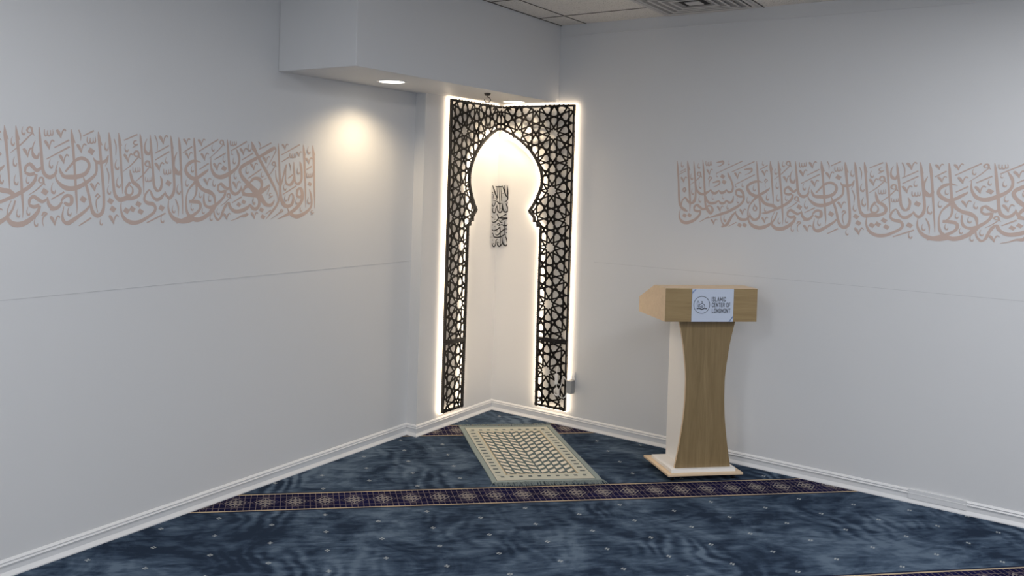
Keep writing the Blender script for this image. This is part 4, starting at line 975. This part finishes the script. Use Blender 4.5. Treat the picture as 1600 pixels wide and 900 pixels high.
PLAQUE_DATA = """LS 568 2274 -12 -1 606 1975 -29 -3 646 1632 -32 -3 661 1347 -26 2 603 1173 -17 12 460 1055 -9 15 359 1024 -3 11;
LS 173 2263 -10 -5 313 1995 -27 -11 473 1571 -32 -14 595 1402 -19 -13 652 1289 -8 -4;
LS 378 2269 -15 -1 412 1826 -20 -2 443 1598 -12 -2;
LS -320 2183 -3 -11 -158 2148 -3 -31 16 2158 4 -34 205 2187 2 -14;
LS -202 2152 -15 -1 -158 1668 -20 -2 -133 1326 -15 -1;
LS -59 2219 -15 -1 -12 1672 -19 -1 37 1045 -19 -1 59 345 -12 0;
LS 98 2161 -12 -1 134 1676 -20 -1 181 1091 -15 -1;
LS -546 2251 -13 -5 -445 2003 -27 -10 -318 1664 -35 -14 -208 1410 -30 -11 -174 1239 -20 5 -300 1093 -4 17 -492 1160 5 10;
LS -554 1572 -2 -14 -430 1532 -18 -6 -457 1275 -12 2;
LS -130 1055 -27 -17 -47 934 -24 -21 42 882 1 -31 177 934 8 -18;
LS -110 1075 -8 24 -268 1008 -16 12 -335 807 -19 8 -419 705 -5 28 -523 773 19 6 -498 917 8 -2;
LS 235 950 -17 -2 285 593 -29 -6 365 366 -30 -18 484 283 -2 -40 629 344 27 -26 683 488 32 3 602 716 30 11 517 928 19 7;
LS -160 811 -12 -1 -120 469 -26 -5 -42 299 -27 -22 62 245 1 -37 192 305 25 -20 244 478 20 -1 219 820 12 1;
LS -516 545 -11 -2 -464 289 -21 -9 -360 206 1 -31 -260 294 22 -7 -239 552 17 -4 -130 769 15 -8;
DP -538 1758 -482 1722 -511 1673 -565 1707;
DP -333 1314 -285 1284 -310 1242 -356 1271;
DP 250 1722 306 1686 278 1637 223 1671;
DP 609 1016 665 980 636 931 582 965;
DP -411 555 -364 525 -388 484 -434 512;
DP 128 583 175 552 151 511 105 540;
DP 466 519 513 489 489 448 443 476;
LS 557 146 -26 10 528 101 -20 30 364 23 -12 21 52 -162 -13 20;
LS 21 -163 -1 -30 340 -171 -1 -42 668 -178 -1 -45;
LS 659 -199 -3 14 403 -258 -9 28 179 -346 -5 11;
LS 5 -312 -12 -9 137 -466 -15 -22 290 -504 -4 -23;
LS -161 159 -16 -8 -64 -31 -28 -12 -23 -179 -33 5 -109 -329 -24 19 -256 -466 -15 26 -422 -499 4 23 -505 -433 6 6;
LS -541 -57 -16 -9 -478 -145 -9 -22 -373 -122 2 -7;
LS -52 -719 19 9 -91 -625 21 -5 -11 -573 -5 -23 83 -666 -24 -1 -6 -733 -11 18;
LS 9 -727 10 -28 264 -653 -1 -21 388 -734 -8 -32 478 -696 1 -27 570 -730 8 -32 673 -638 16 -9 685 -543 8 0;
LS 438 -391 -12 -1 478 -880 -18 -1 499 -1370 -12 0;
LS -475 -1004 -12 -2 -448 -1086 -16 -17 -326 -1119 5 -32 -117 -1041 17 -28 45 -904 21 -18 103 -829 -23 -15 131 -1036 -21 -1 158 -1510 -21 -1 180 -2222 -15 0;
LS 700 -1000 5 11 577 -955 -2 33 397 -1030 -18 24 162 -1243 -24 23 -15 -1419 -17 28 -166 -1428 9 19 -223 -1334 8 4;
LS -371 -1328 -12 -1 -338 -1520 -25 -11 -220 -1607 -7 -35 21 -1602 7 -35 261 -1523 15 -29 470 -1400 6 -26 587 -1457 -5 -7;
LS 287 -1582 -15 -1 318 -1863 -30 -5 401 -2099 -33 -21 556 -2216 -7 -44 691 -2154 35 -23 716 -1975 33 4 630 -1679 29 10 558 -1517 14 6;
LS -75 -1915 -15 -2 -37 -2137 -28 -10 73 -2269 -13 -39 208 -2222 28 -24 272 -2057 12 -4;
LS -449 -2041 -12 -3 -397 -2233 -24 -12 -304 -2305 0 -36 -216 -2229 23 -8 -178 -1991 18 -3 -138 -1813 21 -12 -35 -1739 6 -10;
DP -97 -1159 -39 -1197 -69 -1247 -125 -1212;
DP -289 -770 -239 -801 -265 -844 -312 -814;
DP -342 -2039 -283 -2077 -313 -2127 -369 -2092;
DP 21 -1950 70 -1982 45 -2025 -3 -1995;
DP -438 -1781 -389 -1812 -414 -1855 -462 -1825;
DP 601 -1190 659 -1227 629 -1278 573 -1242;
DP -476 -648 -418 -686 -448 -736 -504 -701;
DP -456 -1270 -398 -1308 -428 -1358 -484 -1323;
DP -308 -230 -250 -267 -279 -318 -336 -283""".replace("\n", "")

VERSE = [(k, t, [(a, b, c * 1.12, d * 1.12) for a, b, c, d in v] if t == 'S' else v) for k, t, v in strokes(VERSE_DATA, 2000)]
def extent(rec):
    k, t, v = rec
    pts = [(q[0], q[1]) for q in v] if t == 'P' else [(q[0] + s * q[2], q[1] + s * q[3]) for q in v for s in (-1, 1)]
    xs, ys = [p[0] for p in pts], [p[1] for p in pts]
    return min(xs), max(xs), min(ys), max(ys)
def mural(f, label):
    """flat vinyl print; every stroke lies a hair above the one before so that crossings stay clean"""
    lift = [0.0]
    def g(p, z, d): return f(p, z, lift[0] + d)
    def put(bm, rec, n=4):
        lift[0] += 0.000004
        write(bm, [rec], g, rec[0], None, n)
    bm = new()
    for r in VERSE:
        if r[0] == 'L': put(bm, r)
    root = tag(obj('wall_calligraphy', bm, PRINT), label, 'wall lettering', 'dusty rose Arabic verse lettering on the walls')
    for r in VERSE:
        if r[0] == 'D': bm = new(); put(bm, r); obj('letter_dot', bm, PRINT, root)
    marks = []                                    # strokes that touch belong to one mark
    for r in VERSE:
        if r[0] != 'M': continue
        e = extent(r)
        if marks:
            l = marks[-1][-1]; o = extent(l)
            w, h = min(e[1], o[1]) - max(e[0], o[0]), min(e[3], o[3]) - max(e[2], o[2])
            if w > 0 and h > 0 and len(r[2]) > 2 and len(l[2]) > 2 and len(marks[-1]) < 3: marks[-1].append(r); continue
        marks.append([r])
    def size(m):
        E_ = [extent(r) for r in m]
        return (max(e[1] for e in E_) - min(e[0] for e in E_)) * (max(e[3] for e in E_) - min(e[2] for e in E_))
    marks.sort(key=size, reverse=True)
    for m in marks[:100]:
        bm = new()
        for r in m: put(bm, r, 3)
        obj('vowel_mark', bm, PRINT, root)
    bm = new()
    for m in marks[100:]:
        for r in m: put(bm, r, 3)
    o = obj('fine_vowel_marks', bm, PRINT, root); o['kind'] = 'stuff'
mural(lambda p, z, d: (-1.82262 + p, LWY - 0.0006 - d, 1.68 + z), 'dusty rose Arabic calligraphy band on the left wall, ending near the bulkhead downlight')
mural(lambda p, z, d: (WX - 0.0006 - d, -(3.76676 + p), 1.68 + z), 'dusty rose Arabic calligraphy band on the right wall above and right of the lectern')

# small black cut-out lettering bridging the corner inside the arch
T2 = Vector((1, -1, 0)) / math.sqrt(2); N2 = Vector((1, 1, 0)) / math.sqrt(2)
CP = Vector((WX, WY, 0)).dot(N2) - 0.064
bm = new(); write(bm, [(k, t, [(a, b, c * 1.3, d * 1.3) for a, b, c, d in v] if t == 'S' else v) for k, t, v in strokes(PLAQUE_DATA, 10000)], lambda t, z, d: tuple(T2 * t + N2 * (CP - d) + Vector((0, 0, 1.46 + z))), 'LD', 0.004, 4)
pl = obj('calligraphy_plaque', bm, BLACK)
tag(pl, 'small black vertical cut-out Arabic calligraphy across the corner inside the lit arch', 'wall art')
bm = new()                                        # two thin backing rods that carry the letters
for z in (1.30, 1.60):
    a = T2 * -0.066 + N2 * (CP + 0.0015); b = T2 * 0.066 + N2 * (CP + 0.0015)
    tube(bm, [a + Vector((0, 0, z)), b + Vector((0, 0, z))], 0.0006, 6)
obj('backing_rod', bm, BLACK, pl)

# ------------------------------------------------------------------ downlights, hook, ceiling vent
for k, (x, y, wts) in enumerate(DOWNLIGHTS):
    t = thing('downlight', ['lit round recessed downlight in the bulkhead, washing the left wall', 'lit round recessed downlight in the bulkhead above the lattice corner'][k], 'downlight', (x, y, SOFFIT_Z), 0, 'bulkhead downlights')
    bm = new(); lathe(bm, (0, 0, 0), [(0.074, 0.002), (0.074, -0.002), (0.083, -0.005), (0.092, -0.003), (0.094, 0.002)]); obj('trim_ring', bm, WHITE_TRIM, t, True)
    bm = new(); disc(bm, (0, 0), 0.0745, -0.0025, 0.001); obj('lens', bm, LAMP, t)
    ld = bpy.data.lights.new('downlight_beam', 'SPOT'); ld.energy = wts; ld.color = DOWNLIGHT_COLOR
    ld.spot_size = math.radians([142, 150][k]); ld.spot_blend = [0.8, 1.0][k]; ld.shadow_soft_size = 0.05
    lo = bpy.data.objects.new('downlight_beam', ld); lo.location = (0, 0, -0.012); lo.parent = t; COL.objects.link(lo)

t = thing('ceiling_hook', 'small dark metal ceiling hook under the bulkhead above the left lattice panel', 'hook', (-0.745, -0.372, SOFFIT_Z))
hk = Vector((0.596, -0.802, 0))                   # the hook's flat side
bm = new(); lathe(bm, (0, 0, 0), [(0.0, 0.001), (0.022, 0.001), (0.022, -0.004), (0.016, -0.016), (0.012, -0.018), (0.0, -0.018)], 24, False); obj('base_cap', bm, DARK_METAL, t)
pts = [(0, -0.016), (0.002, -0.026), (0.016, -0.032), (0.021, -0.046), (0.010, -0.060), (-0.008, -0.060), (-0.018, -0.048), (-0.017, -0.040)]
bm = new(); tube(bm, [hk * a + Vector((0, 0, b)) for a, b in spline(pts, 5)], 0.0028, 8); obj('hook_wire', bm, DARK_METAL, t, True)

VX, VY, VS = -0.318, -1.572, 0.295                # vent centre and half size
t = thing('ceiling_vent', 'square grey four-way air diffuser with stepped louvres in the ceiling', 'air vent', (VX, VY, CEIL_Z))
def sq(bm, r0, z0, r1, z1):
    A = [bm.verts.new((r0 * a, r0 * b, z0)) for a, b in ((-1, -1), (1, -1), (1, 1), (-1, 1))]
    B = [bm.verts.new((r1 * a, r1 * b, z1)) for a, b in ((-1, -1), (1, -1), (1, 1), (-1, 1))]
    for k in range(4): bm.faces.new((A[k], A[(k + 1) % 4], B[(k + 1) % 4], B[k]))
bm = new()
for r0, r1, z0, z1 in ((VS, VS - 0.022, -0.010, -0.0085), (VS, VS, 0.002, -0.010), (VS - 0.022, VS - 0.022, -0.0085, 0.0)): sq(bm, r0, z0, r1, z1)
obj('outer_frame', bm, DIFFUSER, t)
bm = new(); bs = new()
for r in (0.262, 0.214, 0.166, 0.118):
    sq(bm, r, -0.0115, r - 0.011, -0.0115); sq(bm, r, -0.0115, r, -0.0060); sq(bm, r - 0.011, -0.0115, r - 0.013, -0.0080)
    sq(bs, r - 0.013, -0.0080, r - 0.040, -0.0036)
obj('louvre_lip', bm, DIFFUSER, t); obj('louvre_slope', bs, SHADED_ENAMEL, t)
bm = new(); box(bm, -VS + 0.01, VS - 0.01, -VS + 0.01, VS - 0.01, -0.0022, -0.0008); obj('duct_backing', bm, VENT_DARK, t)
bm = new(); box(bm, -0.258, 0.258, -0.258, 0.258, -0.0032, -0.0023); obj('louvre_gap_shade', bm, SHADED_ENAMEL, t)  # added grey plate: painted half-shade between the louvres
bm = new(); box(bm, -0.075, 0.075, -0.075, 0.075, -0.0045, -0.0033); obj('core_opening_shade', bm, VENT_DARK, t)  # black slab painted as the darkness of the core
bm = new(); box(bm, -0.045, 0.045, -0.045, 0.045, -0.0085, -0.0045); obj('core_plate', bm, DIFFUSER, t)

# ------------------------------------------------------------------ lectern
LA = math.radians(43.5)
U = Vector((math.cos(LA), -math.sin(LA), 0)); NV = Vector((-math.sin(LA), -math.cos(LA), 0))
lc = U * 0.905 + NV * 1.43
lect = thing('lectern', 'light oak and white wooden lectern on castors beside the right wall', 'lectern', tuple(lc), -LA)
# local axes: x along the front, -y towards the room
lx = lambda u: u - 0.905
ly = lambda n: 1.43 - n
bm = new(); box(bm, lx(0.669), lx(1.139), ly(1.605), ly(1.254), 0.037, 0.049, 0.0015); obj('base_plate', bm, OAK_PALE, lect)
bm = new(); box(bm, lx(0.700), lx(1.104), ly(1.580), ly(1.300), 0.049, 0.069, 0.0015); obj('plinth', bm, LECTERN_WHITE, lect)
bm = new(); box(bm, lx(0.795), lx(1.027), ly(1.539), ly(1.296), 0.069, 0.945); obj('column', bm, LECTERN_WHITE, lect)
prof = [(0.069, 0.1755), (0.189, 0.154), (0.333, 0.1335), (0.44, 0.1245), (0.512, 0.1225), (0.612, 0.1235), (0.714, 0.135), (0.815, 0.150), (0.942, 0.178)]
sp = spline(prof, 5)
bm = new()
out = [(0.002 - w, z) for z, w in sp] + [(0.002 + w, z) for z, w in reversed(sp)]
prism(bm, out, lambda a, z, d: (a, ly(1.555) + d, z), 0.0, 0.0015); obj('front_board', bm, OAK, lect)
bm = new(); prism(bm, out, lambda a, z, d: (a, ly(1.555) + d, z), 0.0015, 0.016)
eb = obj('board_core', bm, OAK_PALE, lect); eb['label'] = 'pale oak edge of the curved front board'
# reading desk: pentagon in side view
side = [(1.600, 0.938), (1.600, 1.133), (1.445, 1.118 + 0.014), (1.230, 1.032), (1.230, 0.940)]
hw = 0.287
bm = new(); prism(bm, [(ly(n), z) for n, z in side], lambda a, z, d: (d, a, z), -hw, hw)
obj('reading_desk', bm, OAK_PALE, lect)
bm = new(); box(bm, -hw, hw, ly(1.6015), ly(1.599), 0.938, 1.1315); obj('desk_front', bm, OAK_X, lect)
# printed sign on the desk front
yf = ly(1.604)
bm = new(); box(bm, lx(0.780), lx(1.041), yf, ly(1.6015), 0.9385, 1.1305); sign = obj('name_sign', bm, SIGN, lect)
sign['label'] = 'pale blue printed sign with round emblem and black lettering'
GLYPHS = {                                        # condensed block capitals as pen paths in a 1-high box
    'I': (0.0, ['0,0 0,1']), 'L': (0.40, ['0,1 0,0 .40,0']), 'T': (0.48, ['0,1 .48,1', '.24,1 .24,0']), 'F': (0.40, ['0,0 0,1 .40,1', '0,.52 .34,.52']),
    'E': (0.40, ['.40,0 0,0 0,1 .40,1', '0,.52 .34,.52']), 'N': (0.46, ['0,0 0,1 .46,0 .46,1']), 'M': (0.64, ['0,0 0,1 .32,.25 .64,1 .64,0']),
    'A': (0.50, ['0,0 .25,1 .50,0', '.09,.28 .41,.28']), 'C': (0.44, ['.44,.72 .44,.88 .32,1 .12,1 0,.88 0,.12 .12,0 .32,0 .44,.12 .44,.28']),
    'O': (0.46, ['.12,0 0,.12 0,.88 .12,1 .34,1 .46,.88 .46,.12 .34,0 .12,0']), 'G': (0.46, ['.46,.74 .46,.88 .34,1 .12,1 0,.88 0,.12 .12,0 .34,0 .46,.12 .46,.48 .26,.48']),
    'S': (0.42, ['.42,.76 .42,.88 .30,1 .12,1 0,.88 0,.68 .10,.56 .32,.44 .42,.32 .42,.12 .30,0 .12,0 0,.12 0,.24']),
    'R': (0.44, ['0,0 0,1 .32,1 .44,.88 .44,.62 .32,.50 0,.50', '.22,.50 .46,0']), ' ': (0.10, [])}
def text(bm, body, x, z, width, height):
    gap, w = 0.30, 0.155
    total = sum(GLYPHS[c][0] for c in body) + gap * (len(body) - 1) + w
    kx, kz = width / total, height / (1 + w)
    pos = w / 2
    for c in body:
        for path in GLYPHS[c][1]:
            P = [tuple(float(v) for v in q.split(',')) for q in path.split()]
            for (p, q) in zip(P, P[1:]):
                l = math.hypot(q[0] - p[0], q[1] - p[1]); dx, dy = (q[0] - p[0]) / l * w / 2, (q[1] - p[1]) / l * w / 2
                cs = [(p[0] - dx - dy, p[1] - dy + dx), (p[0] - dx + dy, p[1] - dy - dx), (q[0] + dx + dy, q[1] + dy - dx), (q[0] + dx - dy, q[1] + dy + dx)]
                bm.faces.new([bm.verts.new((x + (pos + a) * kx, yf - 0.0005, z + (e + w / 2) * kz)) for a, e in cs])
        pos += GLYPHS[c][0] + gap
bm = new()
for body, u0, z0, w_ in (('ISLAMIC', 0.9030, 1.0570, 0.088), ('CENTER OF', 0.9045, 1.0235, 0.116), ('LONGMONT', 0.9060, 0.9890, 0.116)):
    text(bm, body, lx(u0), z0, w_, 0.0260)
ink = obj('lettering', bm, SIGN_INK, sign)
bm = new()
fs = lambda a, z, d: (lx(0.8415) + a, yf - 0.0004 - d, 1.0365 + z)
def pen(pts, w, n=5, closed=False):
    s = spline(pts, n) if len(pts) > 2 else pts
    for (a, b), (c, d) in zip(s, s[1:]):
        l = math.hypot(c - a, d - b) or 1e-6; w_ = w * 1.25; nx, ny = -(d - b) / l * w_ / 2, (c - a) / l * w_ / 2
        ex, ey = (c - a) / l * w * 0.2, (d - b) / l * w * 0.2
        bm.faces.new([bm.verts.new(fs(p, q, 0)) for p, q in ((a + nx - ex, b + ny - ey), (a - nx - ex, b - ny - ey), (c - nx + ex, d - ny + ey), (c + nx + ex, d + ny + ey))])
pen([(0.0495 * math.cos(2 * PI * k / 36), 0.0495 * math.sin(2 * PI * k / 36)) for k in range(37)], 0.0024, 2)
pen([(-0.030, -0.0225), (-0.014, -0.0205), (0.001, -0.0275)], 0.0045); pen([(0.001, -0.0275), (0.016, -0.0205), (0.033, -0.0225)], 0.0045)
pen([(-0.013, -0.014), (-0.015, -0.002), (0.001, 0.008), (0.017, -0.001), (0.019, -0.016)], 0.0028)     # dome
pen([(0.001, 0.008), (0.002, 0.015), (0.005, 0.019)], 0.0024); pen([(-0.006, 0.023), (-0.001, 0.018), (0.005, 0.020)], 0.0024)
pen([(0.008 * math.cos(2 * PI * k / 12) + 0.001, -0.0105 + 0.0065 * math.sin(2 * PI * k / 12)) for k in range(13)], 0.0022, 2)
pen([(-0.003, -0.0105), (0.005, -0.0105)], 0.0028)
pen([(-0.028, -0.020), (-0.0275, 0.000)], 0.0024); pen([(-0.018, -0.016), (-0.0185, -0.002)], 0.0024); pen([(-0.028, -0.006), (-0.018, -0.006)], 0.0022)
pen([(-0.029, 0.002), (-0.029, 0.013), (-0.023, 0.018), (-0.017, 0.013), (-0.017, 0.004), (-0.023, 0.002)], 0.0022); pen([(-0.023, 0.018), (-0.023, 0.027)], 0.0018)
obj('emblem', bm, SIGN_INK, sign)
bm = new()
for q in ([(-0.130, 0.064), (-0.130, 0.078), (-0.112, 0.0935), (-0.1035, 0.0935)], [(0.1300, -0.0735), (0.1300, -0.0600), (0.1130, -0.0955), (0.1020, -0.0955)]):
    pts = [(lx(0.9105) + a, yf - 0.0003, 1.0345 + b) for a, b in (q if q[0][0] < 0 else [q[0], q[1], q[2], q[3]])]
    bm.faces.new([bm.verts.new(p) for p in pts])
obj('corner_flourish', bm, SIGN_BLUE, sign)
# castors
for u_, n_ in ((0.715, 1.560), (1.100, 1.560), (0.715, 1.295), (1.100, 1.295)):
    bm = new(); x, y = lx(u_), ly(n_)
    box(bm, x - 0.014, x + 0.014, y - 0.014, y + 0.014, 0.033, 0.037)
    for s in (-1, 1): box(bm, x + s * 0.009 - 0.0015, x + s * 0.009 + 0.0015, y - 0.006, y + 0.010, 0.012, 0.034)
    c = obj('castor', bm, CHROME, lect)
    bm = new(); n_k = 20
    A = [bm.verts.new((x - 0.007, y + 0.004 + 0.0155 * math.cos(2 * PI * k / n_k), 0.0155 + 0.0155 * math.sin(2 * PI * k / n_k))) for k in range(n_k)]
    B = [bm.verts.new((x + 0.007, v.co.y, v.co.z)) for v in A]
    bm.faces.new(A); bm.faces.new(B)
    for k in range(n_k): bm.faces.new((A[k], A[(k + 1) % n_k], B[(k + 1) % n_k], B[k]))
    obj('wheel', bm, BLACK, c)

# ------------------------------------------------------------------ prayer rug
RA = math.radians(44.6)
rug = thing('prayer_rug', 'sage green and cream woven prayer rug with fringed ends on the carpet', 'rug', (-0.689, -0.7015, 0), -RA)
bm = new()
nx_, ny_ = 26, 42
def rz_(x, y): return 0.006 + 0.0012 * math.sin(7 * x + 3 * y) * math.cos(5 * y - 2 * x) + 0.002 * math.exp(-((y + 0.02 + 0.05 * x) / 0.012) ** 2)
grid = [[bm.verts.new((-RUG_W / 2 + RUG_W * i / nx_ + 0.002 * math.sin(9 * j / ny_), -RUG_L / 2 + RUG_L * j / ny_ + 0.003 * math.sin(6 * i / nx_), rz_(-RUG_W / 2 + RUG_W * i / nx_, -RUG_L / 2 + RUG_L * j / ny_))) for j in range(ny_ + 1)] for i in range(nx_ + 1)]
for i in range(nx_):
    for j in range(ny_): bm.faces.new((grid[i][j], grid[i + 1][j], grid[i + 1][j + 1], grid[i][j + 1]))
rim = [grid[i][0] for i in range(nx_ + 1)] + [grid[nx_][j] for j in range(1, ny_ + 1)] + [grid[i][ny_] for i in range(nx_ - 1, -1, -1)] + [grid[0][j] for j in range(ny_ - 1, 0, -1)]
low = [bm.verts.new((v.co.x, v.co.y, 0.0005)) for v in rim]
for k in range(len(rim)): bm.faces.new((rim[k], rim[(k + 1) % len(rim)], low[(k + 1) % len(rim)], low[k]))
obj('woven_field', bm, RUG, rug)
for s in (-1, 1):
    bm = new(); rnd = random.Random(3 + s)
    for k in range(230):
        x = -RUG_W / 2 + RUG_W * (k + rnd.random()) / 230
        y = s * (RUG_L / 2 - 0.004); L = rnd.uniform(0.035, 0.060)
        a = rnd.uniform(-0.5, 0.5); h_ = rnd.uniform(0.003, 0.010)
        p = [(x, y, 0.005), (x + a * L * 0.3, y + s * L * 0.4, 0.004 + h_), (x + a * L * 0.8, y + s * L * 0.8, 0.003 + h_ * 0.5), (x + a * L, y + s * L, 0.0022)]
        tube(bm, p, [0.0016, 0.0020, 0.0018, 0.0010], 4)
    obj('fringe', bm, FRINGE, rug)

# ------------------------------------------------------------------ outlet, adapter and cables by the right panel
t = thing('wall_outlet', 'white outlet plate on the right wall at the edge of the lattice panel', 'outlet', (WX, -0.648, 0.329))
bm = new(); box(bm, -0.007, 0, -0.036, 0.036, -0.058, 0.058, 0.002); obj('cover_plate', bm, WHITE_PLASTIC, t)
bm = new(); box(bm, -0.009, -0.006, -0.017, 0.017, 0.008, 0.036, 0.001); box(bm, -0.009, -0.006, -0.017, 0.017, -0.036, -0.008, 0.001); obj('socket', bm, WHITE_PLASTIC, t)
t = thing('power_adapter', 'grey plug-in power adapter with white cables in front of the outlet', 'power adapter', (WX, -0.667, 0.290))
bm = new(); box(bm, -0.064, -0.010, -0.021, 0.021, -0.046, 0.046, 0.003); obj('adapter_body', bm, GREY_PLASTIC, t)
bm = new()
for s in (-1, 1): box(bm, -0.0105, -0.0085, s * 0.006 - 0.001, s * 0.006 + 0.001, 0.012, 0.020)
obj('prong', bm, CHROME, t)
bm = new(); px = -0.062
path = [(px, 0.012, -0.040), (px, 0.030, -0.075), (px - 0.004, 0.060, -0.078), (px - 0.006, 0.085, -0.045), (px - 0.004, 0.094, -0.010), (px - 0.004, 0.096, 0.010)]
tube(bm, spline(path, 6), 0.0028, 8)
tube(bm, spline([(px - 0.004, 0.096, 0.080), (px - 0.002, 0.098, 0.110), (px + 0.012, 0.096, 0.135)], 6), 0.0028, 8)
for k in range(3):
    tube(bm, spline([(px - 0.005, 0.092 + 0.02 * math.cos(q * PI / 4 + k), -0.048 + (0.018 + 0.004 * k) * math.sin(q * PI / 4 + k)) for q in range(9)], 3), 0.0024, 6)
tube(bm, spline([(px, 0.020, 0.046), (px - 0.002, 0.046, 0.070), (px - 0.002, 0.058, 0.010), (px - 0.003, 0.075, -0.035)], 6), 0.0028, 8)
c = obj('cable', bm, WHITE_PLASTIC, t, True); c['label'] = 'coiled white low-voltage cable'
bm = new(); box(bm, px - 0.010, px + 0.002, 0.084, 0.108, 0.008, 0.082, 0.003); obj('inline_controller', bm, WHITE_PLASTIC, t)
bm = new(); tube(bm, [(px - 0.002, 0.062, -0.080), (px - 0.002, 0.096, -0.092)], 0.006, 8); tube(bm, [(px, 0.030, -0.094), (px, 0.060, -0.086)], 0.0035, 8); obj('barrel_connector', bm, BLACK, t)
